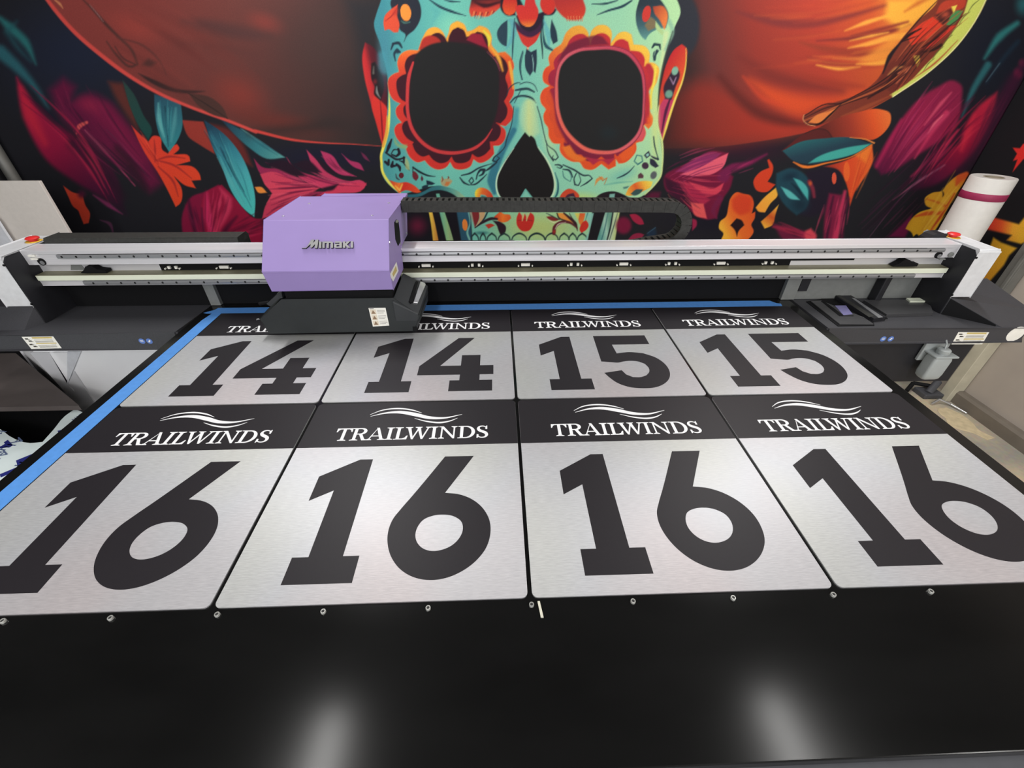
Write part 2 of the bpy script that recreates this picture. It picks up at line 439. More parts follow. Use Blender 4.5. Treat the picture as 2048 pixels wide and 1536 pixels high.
def paint_back(c):
    f, s, bl = c.fill, c.stroke, c.blob
    # ---------- ground
    bl((150, 110), 260, 190, (32, 37, 54)); bl((1985, 110), 150, 210, (28, 31, 42))
    bl((650, 315), 190, 45, (28, 28, 46)); bl((1480, 300), 170, 40, (48, 26, 40)); bl((1900, 300), 160, 160, (40, 26, 38))
    bl((1440, 440), 160, 60, (26, 24, 36))
    # ---------- left leaves and flowers behind the hat
    s(A((0, 110), (60, 165), (150, 250), (215, 385)), (8, 17, 16, 1), (42, 104, 106), 7)
    s(A((100, 130), (40, 190), (110, 290), (185, 370)), (3, 10, 8, 1), (36, 84, 92), 8, .7)
    s(A((0, 310), (120, 420), (230, 550), (292, 655)), (26, 18, 8, 1), (44, 94, 104), 8)
    f(A((300, 540), (380, 470), (450, 520), (430, 600), (540, 560), (650, 610), (760, 740), (880, 880), (970, 1100), (900, 1150), (780, 1030), (600, 880), (420, 760), (340, 660)), (96, 24, 58), 14)
    s(A((620, 680), (720, 780), (850, 960)), (38, 30, 12), (116, 26, 62), 16)
    bl(A((540, 630))[0], 42, 26, (140, 34, 66), 20, .8)
    f(A((100, 465), (150, 540), (220, 640), (300, 720), (400, 790), (560, 900), (680, 1030), (760, 1290), (600, 1180), (450, 1090), (280, 960), (190, 820), (130, 660)), g(A((150, 500))[0], A((720, 1250))[0], (0, (178, 30, 66)), (.45, (140, 24, 60)), (.8, (76, 22, 52)), (1, (42, 24, 40))), 7)
    s(A((125, 530), (180, 690), (270, 860)), (4, 24, 8), (196, 40, 62), 12, .8)
    s(A((440, 860), (600, 1000), (740, 1180)), (20, 26, 10), (42, 24, 38), 12, .8)
    s(A((700, 900), (800, 1010), (870, 1130)), (14, 20, 8), (44, 26, 36), 12, .8)
    s(A((350, 740), (310, 690), (270, 650)), (4, 12, 3), (26, 32, 46), 7, .8)
    s(A((510, 780), (650, 930), (810, 1115)), (3, 5, 2), (156, 62, 92), 2)
    s(A((640, 780), (760, 900), (900, 1080)), (1, 3, 1), (92, 40, 66), 2)
    s(A((460, 800), (475, 760), (520, 735)), (3, 9, 6), (206, 82, 82), 2)
    s(A((560, 1170), (650, 1230), (735, 1285)), (2, 9, 1), (116, 44, 82), 3)
    f(A((380, 1115), (440, 1155), (495, 1165), (512, 1230), (540, 1280), (532, 1338), (502, 1345), (480, 1290), (470, 1265), (440, 1240), (410, 1180)), (206, 68, 48), 1.5)
    bl(A((490, 1165))[0], 14, 14, (80, 28, 52))
    s(A((600, 1320), (660, 1345), (680, 1400)), (1, 7, 2), (84, 48, 72), 2)
    f(A((650, 490), (740, 500), (810, 690), (830, 785), (760, 690), (690, 580)), (92, 46, 42), 8)
    f(A((735, 480), (800, 560), (860, 690), (912, 790), (890, 840), (840, 770), (780, 640)), g(A((740, 480))[0], A((890, 830))[0], (0, (44, 66, 62)), (1, (30, 70, 66))), 2)
    f(A((1090, 720), (1220, 730), (1260, 830), (1290, 925), (1200, 870), (1130, 820)), (146, 54, 46), 2)
    f(B((60, 740), (180, 780), (260, 870), (315, 1000), (240, 960), (150, 860)), (96, 40, 38), 6)
    f(A((790, 755), (850, 815), (890, 850), (920, 815), (960, 822), (975, 900), (1008, 922), (1030, 880), (1062, 864), (1076, 888), (1042, 926), (1135, 938), (1142, 968), (1060, 990), (1165, 1005), (1200, 1050), (1206, 1080), (1150, 1084), (1176, 1130), (1110, 1112), (1046, 1060), (1092, 1140), (1080, 1222), (1054, 1242), (1010, 1150), (950, 1040), (870, 920)), g(A((800, 760))[0], A((1080, 1220))[0], (0, (214, 62, 50)), (1, (224, 70, 40))), 1.5, corner=75)
    for p in (((930, 960), (1040, 990), (1150, 1070)), ((930, 970), (930, 900), (925, 840)), ((950, 1000), (1040, 1090), (1070, 1180)), ((940, 960), (1010, 940), (1110, 950))):
        s(A(*p), (2, 4, 1), (150, 40, 42), 2, .8)
    f(A((925, 565), (1085, 610), (1090, 780), (1060, 850), (1015, 912), (960, 820), (930, 690)), g(A((960, 560))[0], A((1010, 900))[0], (0, (40, 74, 92)), (1, (52, 134, 140))), 1.5)
    s(A((950, 620), (955, 720), (985, 820)), (3, 9, 3), (98, 166, 166), 3, .8); s(A((1055, 650), (1045, 740), (1025, 850)), (3, 9, 4), (82, 150, 154), 4, .7)
    s(A((990, 640), (1000, 750), (1010, 880)), (3, 3, 1), (32, 70, 84), 1.5)
    f(A((1225, 720), (1340, 800), (1440, 920), (1500, 1050), (1532, 1200), (1526, 1302), (1470, 1260), (1390, 1150), (1330, 1000), (1270, 870)), g(A((1260, 760))[0], A((1510, 1280))[0], (0, (32, 62, 82)), (.3, (50, 120, 136)), (.6, (74, 166, 172)), (1, (78, 196, 188))), 1.5)
    s(A((1340, 930), (1400, 1040), (1465, 1150)), (2, 4, 1), (28, 84, 96), 1.5); s(A((1350, 890), (1440, 1020), (1500, 1200)), (1, 3, 1), (56, 138, 146), 2)
    f(B((120, 710), (250, 780), (380, 860), (512, 945), (400, 952), (300, 890), (200, 800)), g(B((140, 730))[0], B((500, 940))[0], (0, (32, 54, 72)), (.6, (52, 120, 128)), (1, (84, 150, 146))), 2)
    f(A((1230, 1150), (1310, 1108), (1390, 1180), (1402, 1230), (1440, 1300), (1536, 1320), (1590, 1330), (1600, 1450), (1100, 1450), (1095, 1280), (1150, 1180)), (128, 22, 58), 3)
    f(B((40, 1150), (130, 1108), (210, 1190), (250, 1240), (330, 1310), (400, 1310), (420, 1460), (30, 1460), (0, 1300)), (142, 22, 56), 2)
    s(A((1240, 1160), (1250, 1300), (1290, 1440)), (4, 18, 8), (196, 44, 92), 6); s(A((1320, 1130), (1370, 1200), (1290, 1400)), (3, 14, 10), (206, 58, 92), 5, .8)
    s(A((1130, 1200), (1150, 1300), (1180, 1440)), (3, 8, 4), (64, 18, 44), 5); s(A((1420, 1300), (1360, 1370), (1320, 1450)), (3, 10, 14), (80, 16, 44), 5)
    s(A((1210, 1250), (1215, 1340), (1230, 1440)), (2, 5, 3), (84, 20, 50), 3); s(A((1700, 1290), (1580, 1330), (1430, 1450)), (8, 10, 4), (92, 18, 44), 5)
    f(B((380, 1300), (800, 1300), (800, 1460), (380, 1460)), (36, 22, 34), 8)
    f(B((400, 1330), (480, 1300), (520, 1450), (400, 1460)), (116, 26, 52), 5)
    PK = (188, 54, 92)
    for col, p in (((150, 42, 80), ((322, 950), (370, 1000), (480, 1015), (600, 1080), (700, 1120), (600, 1112), (420, 1090), (360, 1040))),
                   ((202, 62, 98), ((518, 942), (570, 1010), (700, 1060), (850, 1098), (980, 1088), (1000, 1110), (900, 1142), (700, 1120), (590, 1060))),
                   ((188, 58, 94), ((638, 898), (690, 950), (760, 1030), (860, 1080), (960, 1090), (800, 1082), (690, 1020))),
                   ((178, 54, 96), ((722, 904), (790, 930), (850, 1010), (940, 1060), (830, 1042), (760, 980))),
                   ((168, 50, 94), ((848, 920), (900, 962), (960, 982), (985, 1025), (920, 1000))),
                   ((110, 40, 72), ((965, 912), (990, 930), (1020, 970), (985, 950))),
                   ((206, 66, 92), ((360, 1045), (430, 1030), (560, 1080), (700, 1122), (600, 1140), (470, 1150), (400, 1120))),
                   ((216, 70, 94), ((385, 1098), (500, 1085), (650, 1112), (720, 1128), (600, 1182), (480, 1202), (398, 1222), (432, 1160))),
                   ((196, 60, 88), ((372, 1312), (400, 1222), (550, 1172), (700, 1142), (620, 1202), (500, 1272))),
                   ((150, 44, 78), ((430, 1300), (560, 1210), (700, 1150), (760, 1150), (640, 1240), (560, 1300))),
                   ((206, 60, 90), ((838, 1102), (1000, 1098), (985, 1130), (830, 1160), (720, 1170), (780, 1130)))):
        f(B(*p), col, 1.6)
    for p in (((430, 1090), (560, 1110), (700, 1125)), ((420, 1200), (540, 1160), (690, 1135)), ((560, 1010), (680, 1070), (860, 1115)), ((400, 1290), (500, 1220), (640, 1165)), ((780, 950), (830, 1010), (910, 1050))):
        s(B(*p), (1, 4, 1), (110, 26, 62), 2, .7)
    f(B((328, 1122), (368, 1122), (402, 1156), (350, 1156)), (236, 142, 62), 1.5)
    # ---------- right flowers and leaves
    f(G((85, 1060), (180, 1000), (260, 960), (375, 905), (470, 918), (430, 1010), (500, 1060), (480, 1130), (440, 1190), (400, 1310), (340, 1318), (260, 1280), (200, 1210), (90, 1130)), (112, 24, 56), 3)
    f(G((85, 1060), (200, 1130), (260, 1260), (200, 1220), (100, 1130)), (60, 22, 44), 4)
    f(G((150, 1030), (260, 960), (375, 910), (430, 920), (360, 980), (270, 1030)), (132, 44, 92), 2)
    f(G((180, 1046), (300, 1005), (400, 950), (470, 918), (440, 1000), (380, 1042), (260, 1056)), (224, 92, 112), 1.5)
    f(G((230, 1090), (330, 1180), (420, 1150), (445, 1095), (380, 1130), (300, 1110)), (206, 62, 84), 2)
    f(G((200, 1080), (300, 1150), (360, 1200), (320, 1230), (240, 1180)), (168, 40, 72), 3)
    f(G((245, 1215), (320, 1222), (342, 1312), (270, 1292)), (222, 86, 88), 2)
    s(G((440, 1060), (480, 1010), (580, 985), (700, 925)), (24, 14, 10, 3), (114, 30, 72), 4)
    s(G((420, 1190), (380, 1270), (400, 1310)), (12, 8, 2), (110, 30, 66), 3)
    f(G((480, 1195), (520, 1153), (560, 1163), (600, 1172), (622, 1210), (612, 1280), (632, 1270), (628, 1310), (608, 1350), (622, 1385), (585, 1440), (425, 1440), (440, 1400), (414, 1370), (420, 1330), (455, 1300), (470, 1240)), g(G((420, 1350))[0], G((620, 1250))[0], (0, (240, 176, 58)), (.4, (226, 108, 44)), (1, (216, 82, 38))), 1.5)
    f(G((490, 1200), (540, 1165), (610, 1190), (600, 1270), (540, 1290), (500, 1260)), (204, 60, 38), 5, .8)
    f(G((482, 1352), (520, 1310), (550, 1322), (566, 1350), (530, 1390), (522, 1420), (508, 1380)), (36, 22, 28), 1.5)
    f(G((620, 1092), (660, 1032), (716, 1006), (704, 960), (714, 955), (738, 995), (730, 1050), (706, 1090), (752, 1108), (700, 1152), (640, 1142)), (206, 64, 38), 1.5)
    f(G((634, 1245), (680, 1190), (756, 1125), (766, 1170), (722, 1222), (690, 1275), (650, 1268)), g(G((640, 1250))[0], G((760, 1140))[0], (0, (240, 156, 58)), (1, (236, 176, 62))), 1.5)
    f(G((772, 1228), (720, 1280), (665, 1330), (688, 1372), (735, 1350), (752, 1290)), g(G((760, 1240))[0], G((690, 1360))[0], (0, (236, 176, 66)), (.5, (196, 84, 38)), (1, (236, 170, 60))), 1.5)
    f(G((740, 1340), (860, 1370), (960, 1400), (1000, 1440), (800, 1440)), (104, 28, 58), 5)
    s(G((740, 1360), (860, 1390), (980, 1435)), (4, 12, 8), (150, 38, 66), 4)
    f(G((1040, 1000), (1180, 960), (1290, 900), (1332, 868), (1338, 960), (1290, 1060), (1230, 1150), (1200, 1235), (1180, 1110), (1130, 1020)), g(G((1060, 990))[0], G((1320, 1000))[0], (0, (150, 50, 40)), (.5, (212, 72, 40)), (1, (220, 96, 44))), 2)
    f(G((1230, 930), (1332, 870), (1300, 980)), (232, 124, 48), 5, .8)
    f(G((940, 1030), (1060, 1006), (1130, 1030), (1150, 1120), (1080, 1230), (980, 1300), (900, 1290)), (34, 28, 42), 6)
    f(G((758, 1040), (850, 1008), (940, 1060), (962, 1150), (935, 1250), (880, 1292), (800, 1220), (758, 1130)), (32, 66, 80), 3)
    bl(G((900, 1230))[0], 30, 26, (26, 46, 60)); bl(G((840, 1060))[0], 26, 14, (26, 48, 64), -20)
    f(G((860, 1068), (905, 1085), (945, 1130), (948, 1200), (905, 1140)), (74, 170, 168), 2); f(G((785, 1120), (830, 1140), (880, 1180), (900, 1200), (840, 1192)), (88, 180, 178), 2)
    s(G((850, 1100), (890, 1140), (920, 1190)), (2, 6, 2), (22, 44, 58), 2)
    s(G((955, 1090), (975, 1130), (985, 1180)), (8, 8, 6), (120, 42, 60), 3); bl(G((962, 1100))[0], 6, 8, (196, 84, 48))
    f(G((1075, 1160), (1150, 1170), (1130, 1290), (1110, 1440), (1040, 1440), (1050, 1280)), (120, 30, 62), 4)
    s(G((1170, 1150), (1140, 1290), (1110, 1440)), (6, 12, 12), (186, 50, 86), 4); s(G((1100, 1180), (1075, 1300), (1060, 1440)), (3, 5, 4), (62, 22, 46), 3)
    s(G((1190, 1190), (1160, 1300), (1150, 1440)), (6, 8, 6), (84, 26, 52), 4)
    f(G((930, 1390), (965, 1370), (1000, 1420), (990, 1440), (930, 1440)), (206, 70, 84), 4)
    bl(G((1105, 1070))[0], 5, 13, (214, 84, 60), 0, 1, .8); bl(G((1180, 1030))[0], 7, 22, (226, 98, 46), 0, 1, .8)
    # crimson leaves by the corner
    f(K((330, 985), (420, 840), (520, 690), (600, 600), (720, 520), (810, 482), (858, 510), (862, 600), (835, 740), (720, 850), (560, 955), (470, 1015), (380, 1050)), g(K((820, 490))[0], K((340, 1030))[0], (0, (132, 34, 66)), (.5, (146, 32, 70)), (1, (84, 22, 56))), 5)
    f(K((845, 860), (880, 760), (960, 640), (1075, 552), (1062, 660), (985, 840), (860, 990), (700, 1110), (540, 1150), (690, 980), (770, 900)), g(K((1060, 560))[0], K((560, 1140))[0], (0, (196, 42, 66)), (.45, (156, 24, 56)), (.8, (92, 24, 56)), (1, (50, 24, 42))), 6)
    s(K((1180, 480), (1100, 620), (1000, 820), (850, 1020)), (24, 30, 26, 8), (70, 26, 50), 14, .7)
    bl(K((1200, 440))[0], 14, 18, (142, 34, 70)); bl(K((1225, 380))[0], 12, 14, (110, 34, 60))
    s(K((800, 555), (740, 620), (640, 750)), (2, 7, 2), (196, 70, 100), 3); s(K((770, 680), (700, 770), (580, 950)), (12, 8, 2), (190, 52, 90), 4)
    s(K((750, 690), (700, 740), (660, 800)), (2, 5, 1), (222, 98, 118), 2); s(K((840, 780), (720, 920), (560, 1060)), (3, 12, 3), (168, 40, 78), 4)
    s(K((760, 990), (600, 1090), (450, 1200)), (3, 5, 1), (132, 70, 96), 2); s(K((620, 1060), (460, 1230), (310, 1420)), (1, 2.4, 1), (84, 54, 74), 1.5); s(K((760, 880), (640, 1000), (500, 1130)), (2, 6, 2), (62, 22, 44), 5)
    s(K((500, 720), (430, 850), (350, 1000)), (3, 8, 4), (166, 36, 80), 6); s(K((940, 690), (900, 790), (860, 900)), (4, 14, 6), (206, 44, 66), 7, .8)
    s(K((1195, 140), (1090, 220), (1000, 350)), (10, 15, 4), (46, 112, 112), 6); s(K((1020, 390), (930, 540), (862, 705)), (14, 11, 1), (44, 96, 102), 5)
    s(K((1200, 250), (1120, 340), (1010, 500)), (8, 8, 1), (30, 44, 58), 6); s(K((1090, 380), (1010, 490)), (2, 1), (74, 96, 108), 2)
    bl(K((1230, 30))[0], 24, 34, (40, 92, 98)); s(K((1236, 380), (1160, 520), (1100, 640)), (12, 14, 4), (64, 26, 50), 8, .7)
    f(K((425, 1420), (520, 1330), (565, 1285), (545, 1380), (520, 1425)), (112, 30, 72), 4)
    f(K((900, 1040), (840, 1052), (770, 1112), (748, 1142), (682, 1158), (640, 1192), (648, 1232), (684, 1250), (600, 1278), (548, 1330), (525, 1372), (562, 1396), (572, 1420), (592, 1405), (618, 1425), (680, 1402), (760, 1282), (830, 1162), (890, 1070)), g(K((900, 1040))[0], K((560, 1400))[0], (0, (200, 76, 40)), (.22, (214, 150, 44)), (1, (222, 168, 44))), 1.5, corner=75)
    s(K((770, 1240), (720, 1215), (655, 1195)), (6, 5, 2), (206, 110, 40), 2); s(K((740, 1278), (650, 1282), (580, 1300)), (7, 8, 2), (206, 92, 40), 2); s(K((890, 1045), (850, 1070), (830, 1110)), (10, 14, 4), (204, 84, 40), 3)
    s(K((745, 1145), (752, 1165), (748, 1180)), (2, 3, 1), (50, 34, 30), 1.5); s(K((820, 1160), (740, 1290), (650, 1425)), (2, 5, 3), (186, 70, 36), 2)
    # ---------- brush marks in the petals and leaves
    sk = c.streaks
    sk(A((130, 520))[0], A((690, 1230))[0], 34, 26, ((196, 44, 76), (84, 18, 50), (150, 30, 66), (60, 20, 44)), (2, 6), 3, .45, -22)
    sk(A((420, 560))[0], A((940, 1130))[0], 52, 30, ((60, 22, 46), (128, 34, 72), (46, 22, 40), (110, 28, 62)), (2, 6), 5, .45, 12)
    sk(A((330, 480))[0], A((420, 700))[0], 18, 8, ((70, 22, 50), (124, 34, 68)), (2, 5), 6, .4)
    sk(A((1290, 1130))[0], A((1250, 1440))[0], 20, 10, ((206, 56, 98), (100, 16, 44)), (2, 5), 7, .55)
    sk(B((120, 1130))[0], B((70, 1440))[0], 24, 12, ((196, 44, 84), (96, 16, 46), (214, 66, 96)), (2, 6), 8, .5)
    sk(B((380, 1320))[0], B((90, 1440))[0], 26, 18, ((88, 16, 44), (176, 36, 74), (110, 20, 50)), (2, 6), 9, .55)
    sk(A((1150, 1200))[0], A((1220, 1440))[0], 16, 8, ((70, 18, 46), (120, 30, 66)), (2, 5), 10, .5)
    sk(B((380, 1000))[0], B((720, 1115))[0], 14, 12, ((226, 88, 116), (124, 30, 66)), (1, 3.4), 11, .7)
    sk(B((400, 1150))[0], B((730, 1125))[0], 20, 16, ((230, 90, 112), (132, 30, 66), (100, 26, 58)), (1, 3.4), 12, .7)
    sk(B((400, 1280))[0], B((720, 1145))[0], 20, 14, ((222, 84, 106), (110, 26, 58)), (1, 3.4), 13, .7)
    sk(B((560, 990))[0], B((960, 1110))[0], 8, 10, ((226, 86, 118), (120, 30, 66)), (1, 3), 14, .7, 10)
    sk(B((740, 920))[0], B((930, 1055))[0], 7, 6, ((214, 80, 118), (110, 30, 62)), (1, 2.6), 15, .7, 5)
    for q0, q1, h_ in (((985, 600), (1015, 890), 18), ((1290, 800), (1510, 1270), 20)):
        sk(A(q0)[0], A(q1)[0], h_, 14, ((104, 184, 180), (34, 82, 98), (64, 150, 156)), (1, 3), 16, .55, 4)
    sk(A((1240, 740))[0], A((1380, 1000))[0], 14, 10, ((28, 58, 76), (60, 130, 144)), (1, 3.4), 17, .5)
    sk(B((200, 760))[0], B((480, 935))[0], 10, 8, ((92, 160, 160), (34, 80, 94)), (1, 3), 18, .55)
    sk(A((820, 790))[0], A((960, 1000))[0], 12, 8, ((232, 86, 62), (160, 44, 40)), (1, 3), 19, .6)
    sk(K((800, 500))[0], K((400, 1040))[0], 44, 34, ((176, 52, 96), (92, 20, 56), (128, 28, 68), (196, 66, 104)), (1.5, 5), 21, .45, 6)
    sk(K((1050, 590))[0], K((640, 1100))[0], 34, 26, ((92, 18, 48), (206, 50, 74), (120, 24, 56)), (1.5, 5), 22, .45, 14)
    sk(K((840, 760))[0], K((560, 1120))[0], 22, 16, ((170, 46, 88), (56, 22, 44)), (1.5, 4), 23, .55)
    sk(K((700, 980))[0], K((250, 1420))[0], 46, 20, ((70, 30, 56), (40, 22, 36), (92, 40, 66)), (1, 3), 24, .5, 0, 2, 1.2)
    sk(K((1200, 420))[0], K((900, 980))[0], 30, 14, ((60, 24, 46), (96, 28, 58)), (2, 5), 25, .4)
    sk(G((100, 1060))[0], G((430, 930))[0], 26, 20, ((206, 84, 124), (96, 26, 62), (176, 60, 104)), (1, 3.4), 26, .6, -6, 1.6, .9)
    sk(G((110, 1070))[0], G((450, 1120))[0], 24, 18, ((220, 78, 96), (110, 22, 56), (160, 40, 74)), (1, 3.4), 27, .6, 6, 1.6, 1.1)
    sk(G((120, 1090))[0], G((330, 1300))[0], 20, 16, ((196, 60, 84), (80, 22, 50), (226, 96, 96)), (1, 3.4), 28, .6, 8, 1.6, 1.2)
    sk(G((660, 960))[0], G((440, 1060))[0], 14, 8, ((170, 50, 96), (76, 24, 54)), (1, 3), 29, .6)
    sk(G((1140, 1180))[0], G((1080, 1440))[0], 26, 18, ((170, 48, 84), (66, 20, 46), (196, 64, 96)), (1, 3.6), 30, .6, 0, 1.6, 1.3)
    sk(G((760, 1360))[0], G((980, 1430))[0], 12, 10, ((170, 44, 76), (64, 20, 44)), (1, 3.4), 31, .6)
    sk(G((1320, 890))[0], G((1210, 1200))[0], 18, 10, ((234, 120, 56), (176, 52, 36)), (1, 3.4), 32, .5)
    sk(K((880, 1060))[0], K((620, 1400))[0], 30, 22, ((236, 190, 76), (206, 126, 40), (228, 178, 60)), (1, 3), 33, .55)
    bl(F((1150, 1200))[0], 26, 24, (104, 26, 56), 0, .7)
    for p in (((395, 985), (500, 962), (640, 1058), (560, 1052), (470, 1016)), ((700, 1165), (560, 1262), (470, 1300), (640, 1190)), ((735, 1128), (830, 1104), (800, 1138), (750, 1148)), ((560, 985), (640, 960), (730, 1035), (640, 1030)), ((690, 935), (760, 990), (830, 1055), (760, 1030))):
        f(B(*p), (40, 24, 38), 3)
    # ---------- hat
    hat = X((80, -60), (93, 0), (110, 22), (150, 68), (200, 112), (253, 151), (317, 188), (383, 214), (456, 241), (512, 262), (583, 277), (633, 284), (700, 288), (762, 292), (1000, 300), (1325, 297), (1440, 293), (1510, 284), (1590, 270), (1660, 253), (1700, 238), (1786, 193), (1863, 140), (1916, 90), (1956, 33), (1972, 0), (1985, -60))
    f(hat, g((100, 0), (760, 60), (0, (134, 60, 56)), (.25, (122, 56, 52)), (.55, (98, 54, 50)), (.8, (70, 48, 46)), (1, (48, 42, 42))), 1.5)
    f(X((1000, -60), (1000, 300), (1325, 297), (1440, 293), (1510, 284), (1590, 270), (1660, 253), (1700, 238), (1786, 193), (1863, 140), (1916, 90), (1956, 33), (1972, 0), (1985, -60)),
      g((1370, 60), (1900, -10), (0, (58, 40, 40)), (.08, (98, 48, 46)), (.25, (136, 50, 42)), (.5, (162, 58, 44)), (.7, (186, 80, 44)), (.85, (216, 134, 56)), (1, (226, 160, 62))), 1.5)
    bl((270, 55), 90, 40, (156, 64, 56), 20, .5); bl((530, 45), 60, 30, (132, 56, 50), 20, .6); bl((640, 90), 130, 110, (66, 50, 48), 0, .6)
    s(B((0, 150), (200, 190), (420, 215)), (16, 26, 8), (66, 48, 48), 14, .5); s(A((1100, 130), (1300, 160), (1536, 220)), (8, 22, 14), (78, 50, 50), 14, .55); s(A((1080, 260), (1300, 280), (1536, 330)), (6, 18, 10), (84, 50, 48), 14, .5)
    bl((480, 190), 90, 60, (140, 54, 46), 25, .6); bl((560, 245), 150, 34, (108, 46, 40), 12, .6)
    s(B((300, 800), (600, 770), (900, 740), (1060, 800)), (6, 20, 26), (44, 40, 40), 16, .7); bl((700, 230), 80, 70, (60, 44, 44), 0, .6)
    f(B((880, 0), (1110, 0), (1060, 160), (1110, 400), (1120, 700), (1090, 860), (1000, 600), (950, 300)), (40, 40, 44), 24, .9)
    # right folds
    f(G((70, 880), (250, 880), (420, 870), (640, 840), (860, 806), (1000, 765), (950, 740), (700, 700), (500, 560), (300, 480), (150, 560)), g(G((70, 800))[0], G((800, 760))[0], (0, (74, 34, 32)), (.3, (136, 46, 38)), (1, (172, 54, 40))), 26, .85)
    f(G((600, 480), (850, 560), (1100, 590), (1300, 540), (1400, 520), (1200, 600), (1000, 650), (920, 690), (760, 640)), (208, 76, 40), 16, .85)
    RD = (122, 46, 42)
    for p, w, col, so, al in ((((520, 70), (650, 110), (800, 140), (980, 140), (1180, 100), (1420, 30)), (4, 12, 18, 16, 10, 3), (112, 46, 46), 7, .85), (((1000, 245), (1250, 225), (1450, 185), (1560, 145)), (2, 8, 8, 3), (116, 46, 44), 4, .9),
                         (((900, 255), (1050, 295), (1250, 318), (1510, 290)), (3, 14, 16, 4), (136, 56, 42), 6, .9), (((540, 340), (700, 440), (900, 500), (1150, 545)), (8, 24, 22, 6), (112, 44, 40), 14, .8),
                         (((420, 460), (520, 570), (640, 670), (800, 725), (950, 750)), (8, 18, 22, 18, 4), (88, 36, 34), 12, .85), (((950, 345), (1080, 378), (1260, 388)), (3, 9, 3), (140, 58, 44), 4, .8), (((1280, 520), (1100, 500), (900, 440)), (2, 14, 3), (140, 52, 40), 10, .7),
                         (((1100, 350), (1300, 350), (1480, 310)), (2, 9, 3), (196, 110, 54), 4, .8), (((560, 460), (680, 590), (820, 640)), (3, 10, 3), (196, 66, 42), 6, .7)):
        s(G(*p), w, col, so, al)
    OR = (228, 156, 64)
    for p, w in ((((1000, 390), (1130, 412), (1260, 402)), (2, 7, 2)), (((1170, 185), (1300, 135), (1460, 85)), (2, 9, 4)), (((1190, 290), (1330, 258), (1450, 225), (1536, 215)), (2, 10, 12, 14)), (((1240, 385), (1390, 375), (1490, 345)), (2, 10, 6)), (((1200, 245), (1330, 215), (1430, 195)), (1, 6, 2))):
        s(G(*p), w, OR, 3.5, .95)
    f(K((420, 0), (720, 0), (600, 120), (500, 180), (400, 110)), (228, 160, 60), 9); s(K((520, 70), (600, 20), (680, -20)), (2, 8, 4), (190, 104, 46), 5)
    f(K((420, 240), (500, 200), (480, 250), (420, 360), (330, 380), (250, 370)), (222, 140, 56), 9, .8)
    s(K((200, 215), (360, 180), (540, 130)), (2, 8, 3), (132, 54, 44), 4)
    # brim edges and curls on the left
    s(A((270, -20), (330, 60), (450, 195), (600, 325), (760, 445), (950, 558), (1150, 645), (1370, 725), (1536, 792)), (7, 8, 8, 8, 7, 6, 6, 6), (204, 74, 68), 2)
    s(B((330, 785), (550, 838), (750, 858), (900, 864), (1085, 877)), (6, 5, 3, 2, 1), (196, 66, 60), 1.5)
    s(A((500, 0), (560, 60), (640, 150), (720, 230), (790, 300), (825, 385), (790, 400), (700, 330), (640, 250)), (2, 4, 6, 5, 5, 4, 4, 4, 2), (66, 44, 42), 3, .85)
    s(A((690, 280), (740, 350), (810, 385)), (2, 3, 2), (62, 42, 42), 2, .8); s(A((700, 225), (860, 275), (960, 370), (1000, 450)), (2, 4, 3, 1), (84, 48, 46), 3, .8)
    f(A((850, 390), (890, 350), (940, 375), (900, 400)), (74, 46, 44), 5)
    f(A((830, 440), (930, 480), (1050, 530), (1230, 548), (1150, 560), (1000, 540), (880, 480)), (54, 38, 38), 3)
    f(A((1130, 558), (1270, 588), (1340, 650), (1368, 712), (1280, 690), (1190, 635)), (72, 48, 44), 2); s(A((1130, 560), (1260, 640), (1366, 712)), (1, 2, 1), (44, 34, 34), 1.5)
    s(A((540, 30), (590, 90), (620, 130)), (1, 2, 1), (150, 110, 110), 1.5, .8); s(A((330, 0), (360, 25), (378, 52)), (3, 5, 1), (190, 120, 84), 1.5)
    sk(G((1450, 60))[0], G((560, 200))[0], 60, 16, ((176, 66, 44), (132, 48, 42), (204, 96, 48)), (3, 8), 41, .3, -14, 6, 1.3)
    sk(G((1480, 300))[0], G((900, 330))[0], 34, 12, ((216, 120, 52), (150, 56, 42)), (2, 6), 42, .35, -10, 4)
    sk(A((1500, 600))[0], A((700, 60))[0], 80, 16, ((108, 48, 44), (130, 60, 54), (90, 46, 44)), (5, 14), 43, .3, 10, 9, 1)
    # rope trim on the right
    f(X((1878, -40), (1876, 0), (1836, 42), (1803, 78), (1776, 122), (1755, 158), (1720, 186), (1660, 208), (1607, 230), (1608, 244), (1625, 252), (1660, 243), (1720, 225), (1786, 193), (1863, 140), (1916, 90), (1956, 33), (1972, 0), (1985, -40)), (116, 52, 40), 1.5)
    f(K((1020, -20), (960, 100), (840, 272), (680, 422), (450, 582), (430, 570), (560, 480), (640, 395), (730, 300), (800, 200), (870, 90), (905, -20)), (198, 204, 98), 1.5)
    f(K((690, 100), (750, 152), (660, 232), (560, 272), (535, 215), (620, 140)), (206, 58, 40), 1.5); f(K((830, 150), (780, 200), (660, 290), (600, 300), (690, 230), (790, 160)), (196, 56, 44), 1.5)
    f(K((740, 20), (890, -10), (880, 40), (820, 70), (740, 120), (700, 100)), (176, 62, 44), 2); f(K((700, 90), (800, 50), (810, 80), (750, 150)), (60, 34, 34), 3, .8); bl(K((765, 88))[0], 14, 10, (168, 72, 54), -30)
    f(K((830, 62), (872, 65), (800, 152), (768, 150)), (74, 132, 76), 1.5); f(K((800, 40), (835, 30), (815, 80)), (226, 206, 84), 1.5)
    f(K((430, 380), (540, 320), (640, 300), (600, 400), (520, 490), (440, 560), (390, 520), (340, 520)), (104, 46, 38), 2)
